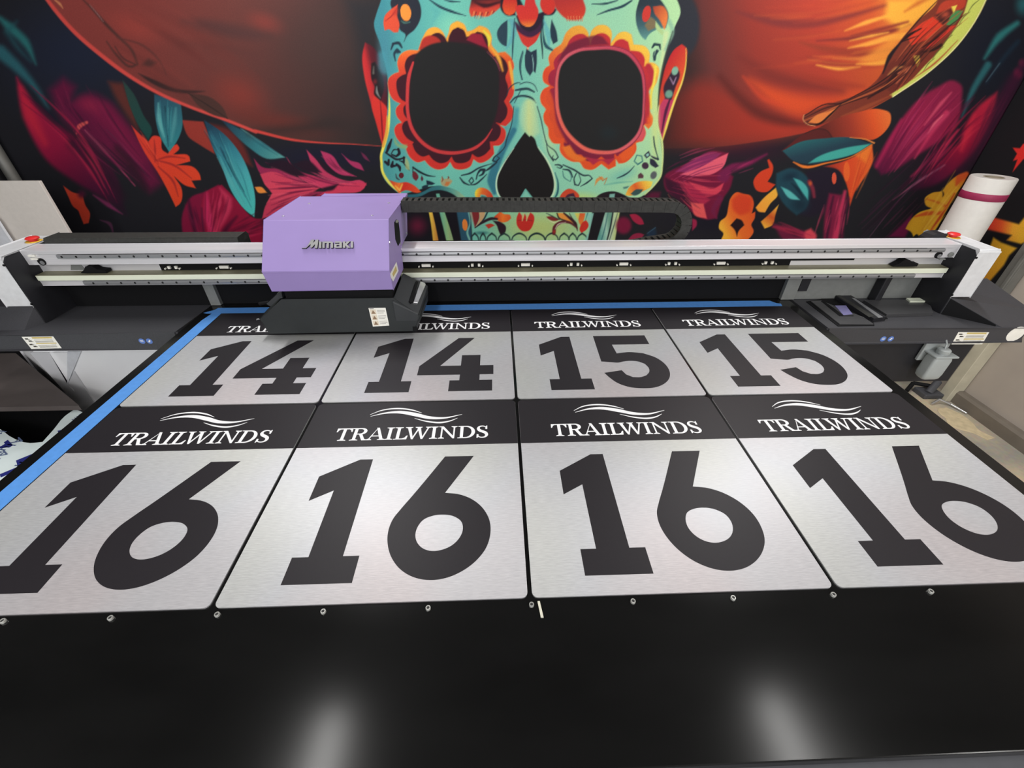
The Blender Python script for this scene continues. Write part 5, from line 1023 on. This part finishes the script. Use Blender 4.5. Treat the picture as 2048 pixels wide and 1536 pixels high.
# handle slot and label on the right cheek
def on_cheek(pts, off=0.0): return [sight(x_, y_, (HX1+off, 0, 0), (1, 0, 0)) for x_, y_ in pts]
Zc = frame(500, 370, .2018)
hs = slab_on(MB(), on_cheek(Zc((1428, 372), (1447, 342), (1468, 352), (1482, 460), (1490, 560), (1466, 606), (1440, 540))), (1, 0, 0), .0012).build('handle_slot', 'deep', hood)
slab_on(MB(), on_cheek(Zc((1442, 352), (1458, 345), (1468, 360), (1455, 378), (1442, 372)), .0012), (1, 0, 0), .002).build('slot_latch', 'silver', hs)
sl = slab_on(MB(), on_cheek(Zc((1450, 762), (1470, 850), (1418, 955), (1396, 920), (1388, 880))), (1, 0, 0), .0008).build('cheek_label', 'label', hood)
slab_on(MB(), on_cheek(Zc((1446, 800), (1456, 850), (1420, 910), (1410, 880)), .0008), (1, 0, 0), .0004).build('label_text', 'label_line', sl)
# neck and lower module
MB().box(-.835, -.445, 1.075, 1.258, .12, .190).build('neck', 'deep', car)
bz = [(-.925, .022), (-.378, .022), (-.345, .085), (-.440, .150), (-.846, .150), (-.945, .080)]
mod = MB(); n = len(bz)
ys = lambda z: 1.045 + (z-.022)*.12
vv = [(x_, ys(z_), z_) for x_, z_ in bz] + [(x_, 1.262, min(z_, .122)) for x_, z_ in bz]
tri = [tuple(t) for t in tessellate_polygon([[Vector((p[0], p[1], 0)) for p in bz]])]
mod.add(vv, [tuple(t) for t in tri] + [tuple(i+n for i in reversed(t)) for t in tri] + [(i, (i+1) % n, (i+1) % n+n, i+n) for i in range(n)])
module = mod.build('lower_module', 'module', car, bevel=.003)
# front warning label
pn = Vector((0, -1, .12)).normalized()
PL = [sight(x_, y_, (0, 1.045, .022), tuple(pn)) for x_, y_ in ((737, 616), (771, 615.5), (778.5, 651), (746, 653))]
wl = slab_on(MB(), PL, pn, .0008).build('warning_label', 'label', module)
qa, qb, qc, qd = [Vector(p) for p in PL]
def at_(u, v): return qa*(1-u)*(1-v) + qb*u*(1-v) + qc*u*v + qd*(1-u)*v
tr = MB(); bx = MB(); tx = MB()
for v in (.08, .38, .68):
    quadp(bx, at_, .06, .40, v, v+.27, pn, .0008)
    slab_on(tr, [at_(.23, v+.03)+pn*.0012, at_(.36, v+.23)+pn*.0012, at_(.10, v+.23)+pn*.0012], pn, .0003)
    for k in range(3): quadp(tx, at_, .46, .93-.1*(k == 2), v+.05+k*.07, v+.065+k*.07, pn, .0008)
quadp(tx, at_, .05, .30, .025, .05, pn, .0008)
bx.build('label_field', 'label_pale', wl); tr.build('warning_triangle', 'label_sign', wl); tx.build('label_text', 'label_ink', wl)
# curing lamp housing on the right end of the module
A_, B_, C_, D_ = (-.443, 1.05, .145), (-.352, 1.05, .092), (-.338, 1.25, .120), (-.432, 1.25, .176)
Ab, Bb, Cb, Db = (-.443, 1.05, .03), (-.366, 1.05, .024), (-.345, 1.25, .05), (-.432, 1.25, .05)
hb_ = MB().add([A_, B_, C_, D_, Ab, Bb, Cb, Db], [(0, 1, 2, 3), (7, 6, 5, 4), (4, 5, 1, 0), (5, 6, 2, 1), (6, 7, 3, 2), (7, 4, 0, 3)])
lampb = hb_.build('lamp_housing', 'lamp_body', car, bevel=.004)
ln = (Vector(B_)-Vector(A_)).cross(Vector(D_)-Vector(A_)).normalized()
def on_lamp(pts): return [sight(x_, y_, A_, tuple(ln)) for x_, y_ in pts]
slab_on(MB(), on_lamp(Zc((1640, 962), (1664, 968), (1612, 1165), (1590, 1180), (1574, 1160))), ln, .006).build('lamp_slot', 'deep', lampb, bevel=.001)
slab_on(MB(), on_lamp(Zc((1682, 968), (1728, 982), (1735, 1000), (1655, 1185), (1612, 1178))), ln, .008).build('lamp_bar', 'silver', lampb, bevel=.002)
MB().box(-.372, -.358, 1.15, 1.20, .045, .075).build('lamp_clip', 'deep', lampb, bevel=.003)
MB().cyl((-.375, 1.055, .020), (-.375, 1.055, .040), .012, .010).build('foot_roller', 'deep', lampb, smooth=True)
# left shoulder bracket
MB().prism([(-.905, .118), (-.862, .148), (-.850, .150), (-.850, .170), (-.868, .165), (-.915, .126)], 'y', 1.08, 1.22).build('shoulder_bracket', 'lamp_body', module, bevel=.002)
MB().cyl((-.955, 1.10, .118), (-.915, 1.10, .124), .006, seg=14).build('thumb_screw', 'deep', module, smooth=True)

# ------------------------------------------------------------------ cable chain
path = [(-.425, .398), (-.3, .3975), (0, .396), (.3, .394), (.60, .3915), (.655, .390)] + [(.66+.074*math.cos(math.radians(a)), .3155+.074*math.sin(math.radians(a))) for a in range(80, -91, -12)] + [(.60, .234), (.54, .222), (.46, .214), (.04, .214)]
def resample(P, d):
    out = [P[0]]; acc = 0
    for a, b in zip(P[:-1], P[1:]):
        L = math.dist(a, b); t = d-acc
        while t <= L:
            out.append((a[0]+(b[0]-a[0])*t/L, a[1]+(b[1]-a[1])*t/L)); t += d
        acc = (acc+L) % d
    return out
rs = resample(path, .0240)
ch = MB(); Y0, Y1 = 1.372, 1.436
for i, (a, b) in enumerate(zip(rs[:-1], rs[1:])):
    t = Vector((b[0]-a[0], 0, b[1]-a[1])).normalized(); nn = Vector((-t.z, 0, t.x)); hgt = .0215
    a3, b3 = Vector((a[0], 0, a[1]))-t*.0012, Vector((b[0], 0, b[1]))+t*.0012
    def blk(y0, y1, h0, h1, f0, f1):
        pts = []
        for y_ in (y0, y1):
            for f_, h_ in ((f0, h0), (f1, h0), (f1, h1), (f0, h1)):
                q = a3*(1-f_)+b3*f_ + nn*h_; pts.append((q.x, y_, q.z))
        ch.add(pts, [(0, 1, 2, 3), (7, 6, 5, 4), (0, 4, 5, 1), (1, 5, 6, 2), (2, 6, 7, 3), (3, 7, 4, 0)])
    dy = .0012*(i % 2)
    blk(Y0+dy, Y0+.007, -hgt, hgt, 0, 1); blk(Y1-.007, Y1-dy, -hgt, hgt, 0, 1)
    blk(Y0+.006, Y1-.006, hgt-.005, hgt-.0005, .02, .55); blk(Y0+.006, Y1-.006, -hgt+.0005, -hgt+.005, .02, .55)
tag(ch.build('cable_chain', 'chain'), 'black cable chain looping back from the lilac printer head above the beam', 'cable chain')

# ------------------------------------------------------------------ bottle hanging under the right tray
bt = empty('ink_bottle', (1.786, 1.03, -.23), 'translucent white plastic bottle hanging on the black panel under the right tray', 'bottle')
bxc, byc = 1.786, 1.030
def bottle_ring(w, d, z, r=.012, n=6):
    out = []
    for cx, cy, a in ((w/2-r, d/2-r, 0), (-w/2+r, d/2-r, 90), (-w/2+r, -d/2+r, 180), (w/2-r, -d/2+r, 270)):
        for i in range(n+1):
            t = math.radians(a+90*i/n); out.append((bxc+cx+r*math.cos(t), byc+cy+r*math.sin(t), z))
    return out
rings = [bottle_ring(.062, .040, -0.230), bottle_ring(.076, .050, -0.222), bottle_ring(.080, .054, -0.202), bottle_ring(.080, .054, -0.134), bottle_ring(.074, .048, -0.122), bottle_ring(.040, .036, -0.114), bottle_ring(.036, .034, -0.102)]
bb = MB(); m_ = len(rings[0])
bb.add([p for r in rings for p in r], [(k*m_+i, k*m_+(i+1) % m_, (k+1)*m_+(i+1) % m_, (k+1)*m_+i) for k in range(len(rings)-1) for i in range(m_)] + [tuple(reversed(range(m_))), tuple(range((len(rings)-1)*m_, len(rings)*m_))])
bb.build('bottle_body', 'bottle', bt, smooth=True)
MB().lathe((bxc, byc, -0.106), [(.022, 0), (.023, .002), (.023, .014), (.020, .017), (.010, .018), (0, .018)]).build('cap', 'bottle', bt, smooth=True)
hld = MB().box(bxc-.052, bxc+.052, 1.062, 1.0750, -.165, -.072).box(bxc-.046, bxc+.052, YR-.06, 1.066, -.120, -.112)
hld.build('holder', 'bottle', bt, bevel=.003)
MB().tube([(bxc, byc, -0.092), (bxc+.004, byc+.008, -0.072), (bxc+.006, byc+.03, -0.052)], .0035).build('drain_tube', 'bottle', bt, smooth=True)

# ------------------------------------------------------------------ white roll standing in the right corner
rl = empty('vinyl_roll', (2.672, 2.05, FLOOR), 'upright white roll with a crimson band standing in the corner behind the right end cap', 'roll')
rw = MB(); rw.lathe((2.672, 2.05, 0), [(.098, FLOOR), (.100, FLOOR+.01), (.100, .368), (.097, .372), (.080, .372), (.072, .371), (.046, .370), (.046, .36), (.046, .2)], seg=48)
rw.build('roll_body', 'roll', rl, smooth=True)
MB().lathe((2.672, 2.05, 0), [(.046, .15), (.046, .371), (.040, .371), (.040, .15)]).build('core_tube', 'core', rl, smooth=True)
MB().lathe((2.672, 2.05, 0), [(.1003, .262), (.1015, .264), (.1015, .296), (.1003, .298)], seg=48).build('band', 'band', rl, smooth=True)

# ------------------------------------------------------------------ right side: post, track, anchor
tag(MB().box(2.93, 3.008, 1.735, 1.80, FLOOR, -.30).build('steel_post', 'post', bevel=.003), 'cream steel post against the taupe wall beneath the right tray', 'post')
dk = MB().box(2.95, 3.006, 1.865, 1.93, -.30, 1.6).box(2.935, 2.95, 1.865, 1.885, -.30, 1.6)
tag(dk.build('door_track', 'track', bevel=.003), 'grey metal track running up the right wall beside the graffiti', 'track')
an = empty('floor_anchor', (2.93, 1.80, FLOOR), 'dark metal clamp at the foot of the cream post on the floor', 'anchor')
a = MB().box(2.80, 2.93, 1.76, 1.86, FLOOR, FLOOR+.035).cyl((2.84, 1.79, FLOOR+.03), (2.92, 1.84, FLOOR+.09), .022)
a.build('clamp', 'frame', an, bevel=.006)
MB().tube([(2.80, 1.70, FLOOR+.008), (2.86, 1.72, FLOOR+.03), (2.92, 1.69, FLOOR+.012), (2.95, 1.60, FLOOR+.008)], .007).build('cable_end', 'silver', an, smooth=True)
MB().tube([(2.74, 1.84, FLOOR+.014), (2.80, 1.88, FLOOR+.05), (2.88, 1.83, FLOOR+.06)], .013).build('hose', 'deep', an, smooth=True)
jb = empty('wall_bracket', (2.97, 1.72, -.36), 'small metal bracket with bolts on the right wall beside the grey track', 'bracket')
MB().box(2.955, 3.008, 1.70, 1.86, -.38, -.34).box(2.945, 3.008, 1.76, 1.80, -.40, -.32).build('bracket_arm', 'track', jb, bevel=.004)
for y_ in (1.72, 1.78, 1.83): MB().cyl((2.955, y_, -.36), (2.935, y_, -.36), .012, seg=8).build('bolt', 'silver', jb)
# worn patch of floor coating
pt = [sight(x_, y_, (0, 0, FLOOR+.001), (0, 0, 1)) for x_, y_ in ((1876, 818), (1893, 815), (1925, 830), (1945, 846), (1958, 860), (1990, 876), (1975, 880), (1945, 866), (1915, 858), (1895, 850), (1890, 836), (1880, 828))]
c_ = sum((Vector(p) for p in pt), Vector())/len(pt)
loop = spline([(p[0]-c_.x, p[1]-c_.y) for p in pt], sub=4)
ar = sum(loop[i][0]*loop[(i+1) % len(loop)][1]-loop[(i+1) % len(loop)][0]*loop[i][1] for i in range(len(loop)))
o = MB().flat([loop if ar > 0 else loop[::-1]], (c_.x, c_.y, FLOOR+.0003), (1, 0, 0), (0, 1, 0), .001).build('floor', 'stain'); o['kind'] = 'structure'

# ------------------------------------------------------------------ left side: boards, crate, wrapped stack, film
tag(MB().box(-2.93, -2.488, 2.15, 2.168, FLOOR, .352).build('beige_board', 'tan_board', bevel=.002), 'grey beige board standing upright behind the left end of the gantry', 'board', 'upright boards at the left')
tag(MB().prism([(-2.95, FLOOR), (-2.803, FLOOR), (-2.803, .10), (-2.80, .165), (-2.95, .26)], 'y', 2.115, 2.127).build('foam_board', 'white_board', bevel=.001), 'narrow white board in front of the beige board at the far left', 'board', 'upright boards at the left')
tag(MB().cyl((-2.915, 2.46, FLOOR), (-2.915, 2.46, 1.9), .03).build('wall_pipe', 'track', smooth=True), 'grey pipe rising in the far left corner beside the mural', 'pipe')
ws = empty('wrapped_stack', (-1.9, 1.75, FLOOR), 'tall stack of boards in white plastic wrap beneath the left tray', 'wrapped stack')
WP = [(-1.42, 1.44), (-2.32, 1.44), (-2.66, 1.672), (-2.66, 2.08), (-1.42, 2.08)]
MB().prism(WP, 'z', FLOOR, -.10).build('wrapped_boards', 'wrap', ws, bevel=.01)
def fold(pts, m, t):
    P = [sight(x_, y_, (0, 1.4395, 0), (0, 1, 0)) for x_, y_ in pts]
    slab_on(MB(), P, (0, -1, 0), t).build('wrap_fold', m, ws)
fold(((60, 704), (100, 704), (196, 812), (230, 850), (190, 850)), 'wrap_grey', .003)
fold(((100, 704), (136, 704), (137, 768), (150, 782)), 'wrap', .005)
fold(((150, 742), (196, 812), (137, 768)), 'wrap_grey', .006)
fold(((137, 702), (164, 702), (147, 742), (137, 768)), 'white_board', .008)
cr = empty('card_crate', (-2.5, 1.4, FLOOR), 'dark brown flat-topped crate in front of the wrapped stack at the left', 'crate')
MB().prism([(-2.95, 1.17), (-1.972, 1.168), (-2.66, 1.637), (-2.95, 1.637)], 'z', -.43, -.405).build('lid', 'crate', cr, bevel=.002)
MB().prism([(-2.93, 1.245), (-2.12, 1.243), (-2.66, 1.61), (-2.93, 1.61)], 'z', FLOOR, -.43).build('crate_body', 'deep', cr)  # matte black puts the shade beneath the lid into the body colour
fs = empty('film_stack', (-2.2, .75, FLOOR), 'stack of sheets in pale printed protective film beside the bed, on the left', 'sheet stack')
FP = [sight(x_, y_, (0, 0, -.46), (0, 0, 1))[:2] for x_, y_ in ((-40, 838), (0, 858), (30, 878), (60, 886), (85, 884), (108, 858), (130, 832), (150, 818), (164, 824), (186, 836))]
FP = [(q[0], min(q[1], 1.235)) for q in FP]
poly = spline([(-1.40, .25), (-1.40, 1.10)] + FP[::-1] + [(-2.95, 1.05), (-2.95, .25)], sub=3)
MB().prism(poly, 'z', -.475, -.46).build('film_cover', 'film', fs)
MB().prism([(-1.43, .27), (-1.43, .95), (-2.9, .95), (-2.9, .27)], 'z', FLOOR, -.475).build('sheets', 'white_board', fs)
def print_text(txt, px, size, rot, m, fat=0.0):
    cu = bpy.data.curves.new('print', 'FONT'); cu.body = txt; cu.size = size; cu.extrude = .0004; cu.resolution_u = 3; cu.offset = fat
    to = bpy.data.objects.new('print', cu); COL.objects.link(to)
    me = bpy.data.meshes.new_from_object(to); bpy.data.objects.remove(to)
    p = sight(px[0], px[1], (0, 0, -.459), (0, 0, 1)); c2, s2 = math.cos(rot), math.sin(rot)
    me.name = 'film_print'; me.materials.clear(); me.materials.append(MT[m])
    off = root_loc(fs)
    for v in me.vertices:
        x_, y_ = p[0]+v.co.x*c2-v.co.y*s2, p[1]+v.co.x*s2+v.co.y*c2
        v.co = (x_-off[0], y_-off[1], -.459+v.co.z+TZ-off[2])
    o2 = bpy.data.objects.new('film_print', me); COL.objects.link(o2); o2.parent = fs
for t_, px_, sz in (('Alum', (38, 874), .06), ('Alum', (8, 900), .06), ('ite', (2, 860), .055), ('n', (42, 922), .06), ('um', (163, 826), .04)):
    print_text(t_, px_, sz, -1.75, 'film_grey')
for t_, px_, sz, rt in (('A', (64, 912), .17, -.75), ('L', (34, 918), .17, -.75), ('I', (2, 945), .17, -.75), ('A', (14, 882), .07, -1.75), ('A', (118, 862), .13, -.75)):
    print_text(t_, px_, sz, rt, 'film_navy', .004)
# ------------------------------------------------------------------ signs
W, H, GAP = 0.61, 0.6297, 0.0088
TH = 0.003
D_ONE = [(.0985,.3300),(.188,.386),(.221,.386),(.221,.1055),(.2555,.1055),(.2555,.0455),(.115,.0455),(.115,.1055),(.149,.1055),(.149,.284),(.0985,.254)]
D_SIX = [(.41,.390),(.486,.390),(.421,.268),(.456,.262),(.489,.245),(.516,.216),(.53,.183),(.5315,.148),(.523,.116),(.504,.088),(.478,.066),(.446,.051),(.414,.0465),(.382,.052),(.352,.068),(.326,.096),(.310,.13),(.3045,.166),(.309,.196),(.321,.221),(.343,.261)]
D_SIXH = [(.42,.2045),(.399,.202),(.379,.192),(.369,.175),(.366,.154),(.373,.133),(.388,.118),(.408,.1115),(.429,.114),(.449,.124),(.463,.140),(.470,.161),(.466,.183),(.447,.199)]
D_FOUR = [(.281,.142),(.281,.197),(.405,.388),(.466,.388),(.353,.197),(.425,.197),(.425,.2643),(.4915,.2643),(.4915,.197),(.538,.197),(.538,.142),(.4915,.142),(.4915,.109),(.534,.109),(.534,.0495),(.393,.0495),(.393,.109),(.425,.109),(.425,.142)]
D_FIVE = [(.313,.388),(.514,.388),(.514,.322),(.372,.322),(.376,.260),(.424,.2673),(.472,.2583),(.51,.2273),(.529,.1853),(.530,.1383),(.514,.0963),(.487,.0673),(.451,.0493),(.411,.0463),(.370,.0543),(.338,.0763),(.318,.1073),(.305,.1373),(.368,.1513),(.377,.1253),(.396,.1093),(.421,.1083),(.444,.1183),(.459,.1373),(.465,.1623),(.459,.1883),(.439,.2043),(.413,.2093),(.389,.2063),(.366,.1993),(.345,.2023),(.309,.2083)]
DIG = {'1': [D_ONE], '6': [spline(D_SIX, corner=30), spline(D_SIXH)], '4': [D_FOUR], '5': [spline(D_FIVE, corner=28)]}
def brush(pts, wid):
    """tapered stroke as an outline"""
    c = spline(pts, closed=False, sub=8); n = len(c); L, R = [], []
    for i, p in enumerate(c):
        a, b = c[max(0, i-1)], c[min(n-1, i+1)]
        dx, dy = b[0]-a[0], b[1]-a[1]; l = math.hypot(dx, dy)+1e-9
        t = i/(n-1)*(len(wid)-1); k = min(int(t), len(wid)-2); w = (wid[k]*(1-(t-k)) + wid[k+1]*(t-k))/2
        L.append((p[0]-dy/l*w, p[1]+dx/l*w)); R.append((p[0]+dy/l*w, p[1]-dx/l*w))
    return L + R[::-1]
WAVES = [brush([(.171,.5695),(.200,.588),(.250,.596),(.294,.587),(.324,.573)], (.001, .004, .006, .005, .001)),
         brush([(.174,.5615),(.215,.5755),(.256,.5785),(.304,.5665),(.349,.5505),(.391,.5475),(.445,.5625)], (.001, .006, .012, .015, .012, .007, .001)),
         brush([(.306,.5485),(.345,.5335),(.387,.5275),(.414,.535),(.432,.546)], (.001, .005, .0065, .004, .001))]
# serif capitals, cap height 1
def rect(x0, x1, y0, y1): return [[(x0, y0), (x1, y0), (x1, y1), (x0, y1)]]
SF = 0.065
def slab(xc, w, y, up):       # bracketed serif
    return [[(xc-w/2, y), (xc+w/2, y), (xc+w/2, y+up*SF*.6), (xc+w*.2, y+up*SF*1.5), (xc-w*.2, y+up*SF*1.5), (xc-w/2, y+up*SF*.6)]]
def arc(cx, cy, rx, ry, a0, a1, n=16):
    return [(cx+rx*math.cos(math.radians(a0+(a1-a0)*i/n)), cy+ry*math.sin(math.radians(a0+(a1-a0)*i/n))) for i in range(n+1)]
GL = {}
GL['I'] = (.44, [[p] for p in rect(.14, .30, 0, 1) + slab(.22, .40, 0, 1) + slab(.22, .40, 1, -1)])
GL['T'] = (.86, [[p] for p in rect(.35, .51, 0, .96) + slab(.43, .42, 0, 1)] + [[[(.02, .70), (.075, .70), (.13, .86), (.22, .925), (.64, .925), (.73, .86), (.785, .70), (.84, .70), (.83, 1), (.03, 1)]]])
GL['L'] = (.74, [[p] for p in rect(.14, .30, 0, 1) + slab(.22, .42, 1, -1)] + [[[(.02, 0), (.69, 0), (.73, .30), (.67, .30), (.58, .13), (.46, .075), (.30, .075), (.02, .045)]]])
GL['D'] = (.94, [[p] for p in rect(.14, .30, 0, 1)] + [[[(.02, 0)] + arc(.44, .5, .47, .5, -90, 90, 22) + [(.02, 1), (.02, .955), (.14, .93)] + [(.14, .07), (.02, .045)], [(.30, .075), (.30, .925)] + arc(.42, .5, .31, .425, 90, -90, 18)]])
GL['R'] = (.90, [[p] for p in rect(.14, .30, 0, .96) + slab(.22, .42, 0, 1)] + [[[(.02, 1), (.02, .955), (.14, .93), (.14, .48)] + arc(.48, .735, .31, .265, -90, 90, 16), [(.30, .925)] + arc(.44, .735, .18, .19, 90, -90, 12) + [(.30, .545)]]] +
          [[[(.40, .52), (.56, .54), (.76, .10), (.90, .045), (.90, 0), (.63, 0)]]])
GL['A'] = (.96, [[[(.405, 1), (.545, 1), (.86, .06), (.69, .06)]], [[(.43, .90), (.48, .98), (.175, .05), (.105, .05)]]] + [[p] for p in slab(.14, .30, 0, 1) + slab(.78, .40, 0, 1) + rect(.24, .66, .29, .36)])
GL['W'] = (1.36, [[[(.10, .97), (.28, .97), (.49, 0), (.39, 0)]], [[(.39, 0), (.47, 0), (.71, .80), (.68, .97)]], [[(.60, .97), (.78, .97), (.98, 0), (.88, 0)]], [[(.88, 0), (.97, 0), (1.24, .97), (1.165, .97)]]] +
          [[p] for p in slab(.19, .38, 1, -1) + slab(.69, .36, 1, -1) + slab(1.20, .30, 1, -1)])
GL['N'] = (1.0, [[p] for p in rect(.14, .22, 0, .96) + rect(.78, .86, 0, .98) + slab(.18, .32, 0, 1) + slab(.82, .32, 1, -1)] + [[[(.02, 1), (.25, 1), (.86, .09), (.86, 0), (.77, 0), (.14, .93), (.02, .955)]]])
GL['S'] = (.72, [[brush([(.56, .76), (.50, .90), (.34, .965), (.18, .90), (.135, .75), (.22, .60), (.38, .50), (.53, .38), (.575, .22), (.50, .08), (.33, .03), (.18, .09), (.11, .24)], (.05, .06, .07, .10, .15, .18, .185, .18, .15, .10, .07, .06, .05))],
                 [[(.50, .72), (.60, .70), (.60, 1), (.56, 1), (.52, .93)]], [[(.16, .28), (.06, .30), (.06, 0), (.10, 0), (.15, .07)]]])
def text_shapes(word, x0, x1, y0, h):
    KERN = {('L', 'W'): -.20, ('T', 'R'): -.05, ('R', 'A'): -.06, ('A', 'I'): -.03, ('W', 'I'): -.07}
    nx_ = list(word[1:]) + ['']
    adv = [GL[c][0] + KERN.get((c, d), 0) for c, d in zip(word, nx_)]
    k = (x1-x0)/sum(adv); x = x0; out = []
    for c, ad in zip(word, adv):
        for loops in GL[c][1]:
            out.append([[(x+p[0]*k, y0+p[1]*h) for p in L] for L in loops])
        x += ad*k
    return out
NAME = text_shapes('TRAILWINDS', .093, .527, .4595, .0505)

def rounded(x0, x1, y0, y1, r, rt):
    out = []
    for cx, cy, a, rr in ((x1-r, y0+r, -90, r), (x1-rt, y1-rt, 0, rt), (x0+rt, y1-rt, 90, rt), (x0+r, y0+r, 180, r)):
        out += arc(cx, cy, rr, rr, a, a+90, 6)
    return out
def sign(c, r, digits, label):
    x0, y0 = (-2+c)*W, r*H
    root = empty('aluminium_sign', (x0+W/2, y0+H/2, 0.0), label, 'sign', 'printed signs on the bed')
    org = (x0, y0, 0)
    out = rounded(GAP/2, W-GAP/2, GAP/2, H-GAP/2, 0.012, 0.012)
    MB().flat([out], (x0, y0, 0.0002), (1, 0, 0), (0, 1, 0), TH).build('panel', 'alu', root)
    z = TH+0.0002
    bw = [(GAP/2+.0002, .4345), (W-GAP/2-.0002, .4345)] + [p for p in rounded(GAP/2+.0002, W-GAP/2-.0002, GAP/2, H-GAP/2-.0002, .012, .012)[7:21]]
    hb = MB().flat([bw], (x0, y0, z), (1, 0, 0), (0, 1, 0), .0003).build('header_band', 'ink', root)
    lg = MB()
    for w_ in WAVES: lg.flat([w_], (x0, y0, z+.0003), (1, 0, 0), (0, 1, 0), .0003)
    lg.build('wave_logo', 'white_ink', hb)
    tx = MB()
    for i, sh in enumerate(NAME): tx.flat(sh, (x0, y0, z+.0003), (1, 0, 0), (0, 1, 0), .0003+.00002*(i % 9))
    tx.build('lettering', 'white_ink', hb)
    off = 0.012 if digits == '14' else 0.0
    for k, d in enumerate(digits):
        sh = [[(p[0]+(off if k == 0 else 0), p[1]+(.003 if off and k == 0 else 0)) for p in L] for L in DIG[d]]
        MB().flat(sh, (x0, y0, z), (1, 0, 0), (0, 1, 0), .0003).build('numeral', 'ink', root)
    return root
sign(0, 1, '14', 'brushed aluminium 14 sign nearest the left tray, header half covered by the printer head')
sign(1, 1, '14', 'brushed aluminium sign with a black 14, between the other 14 sign and a 15 sign')
sign(2, 1, '15', 'brushed aluminium sign with a black 15, directly right of the 14 signs')
sign(3, 1, '15', 'brushed aluminium 15 sign at the row end beside the right tray')
sign(0, 0, '16', 'brushed aluminium sign with a black 16, beside the long blue tape on the left')
sign(1, 0, '16', 'brushed aluminium sign with a black 16, second from the long blue tape strip')
sign(2, 0, '16', 'brushed aluminium 16 sign with the small cream offcut at its front corner')
sign(3, 0, '16', 'brushed aluminium 16 sign at the right edge of the bed, beside the concrete floor')

# ------------------------------------------------------------------ tape, pegs, offcut
back = [(-1.285, 1.262), (1.196, 1.262), (1.203, 1.285), (1.186, 1.290), (1.168, 1.318), (-.4, 1.316), (-1.262, 1.314), (-1.268, 1.296), (-1.300, 1.268)]
tag(MB().flat([back], (0, 0, 0.0002), (1, 0, 0), (0, 1, 0), .0006).build('masking_tape', 'tape'),
    'blue masking tape strip along the far edge of the signs', 'tape', 'blue tape strips')
left = [(-1.272, -.25), (-1.2225, -.25), (-1.2225, 1.261), (-1.262, 1.261), (-1.271, 1.2)]
tag(MB().flat([left], (0, 0, 0.0002), (1, 0, 0), (0, 1, 0), .0006).build('masking_tape', 'tape'),
    'long blue masking tape strip running along the left edge of the bed', 'tape', 'blue tape strips')
PEGS = [(-1.18, -.008), (-.984, -.007), (-.788, -.008), (-.592, -.008), (-.394, -.009), (-.196, -.009), (.002, -.009), (.199, -.009), (.396, -.009), (.596, -.009), (.793, -.009), (.99, -.009)]
PEG_AT = ['at the far left end of the row', 'below the left half of the leftmost 16 sign', 'below the right half of the leftmost 16 sign', 'at the gap between the first and second 16 signs from the left',
          'below the left half of the second 16 sign from the left', 'below the right half of the second 16 sign from the left', 'at the gap beside the cream offcut', 'below the left half of the third 16 sign from the left', 'below the right half of the third 16 sign from the left',
          'at the gap between the third and last 16 signs', 'below the last 16 sign on the right', 'at the far right end of the row']
peg = None
for (x, y), w_ in list(zip(PEGS, PEG_AT)):
    if not (-1.17 < x < .9): continue
    if peg is None:
        peg = empty('locating_peg', (x, y, 0), '', 'peg', 'locating pegs along the sign edge')
        MB().lathe((x, y, 0), [(.0048, 0), (.0048, .004), (.0043, .0050), (.0030, .0050), (.0027, .004)]).build('rim', 'peg', peg, smooth=True)
        MB().cyl((x, y, 0), (x, y, .0040), .0028).build('socket', 'peg_hole', peg)
        q = peg; kids = list(peg.children)
    else:
        q = peg.copy(); COL.objects.link(q); q.location = (x, y, TZ)
        for ch in kids:
            d = ch.copy(); COL.objects.link(d); d.parent = q
    q['label'] = 'tiny steel peg ' + w_
ofc = MB().prism([(.0145, -.003), (.0185, -.003), (.0225, -.033), (.0180, -.033)], 'z', .0002, .003)
tag(ofc.build('plastic_offcut', 'offcut', bevel=.0005), 'small cream plastic strip lying on the black bed between two 16 signs', 'offcut')
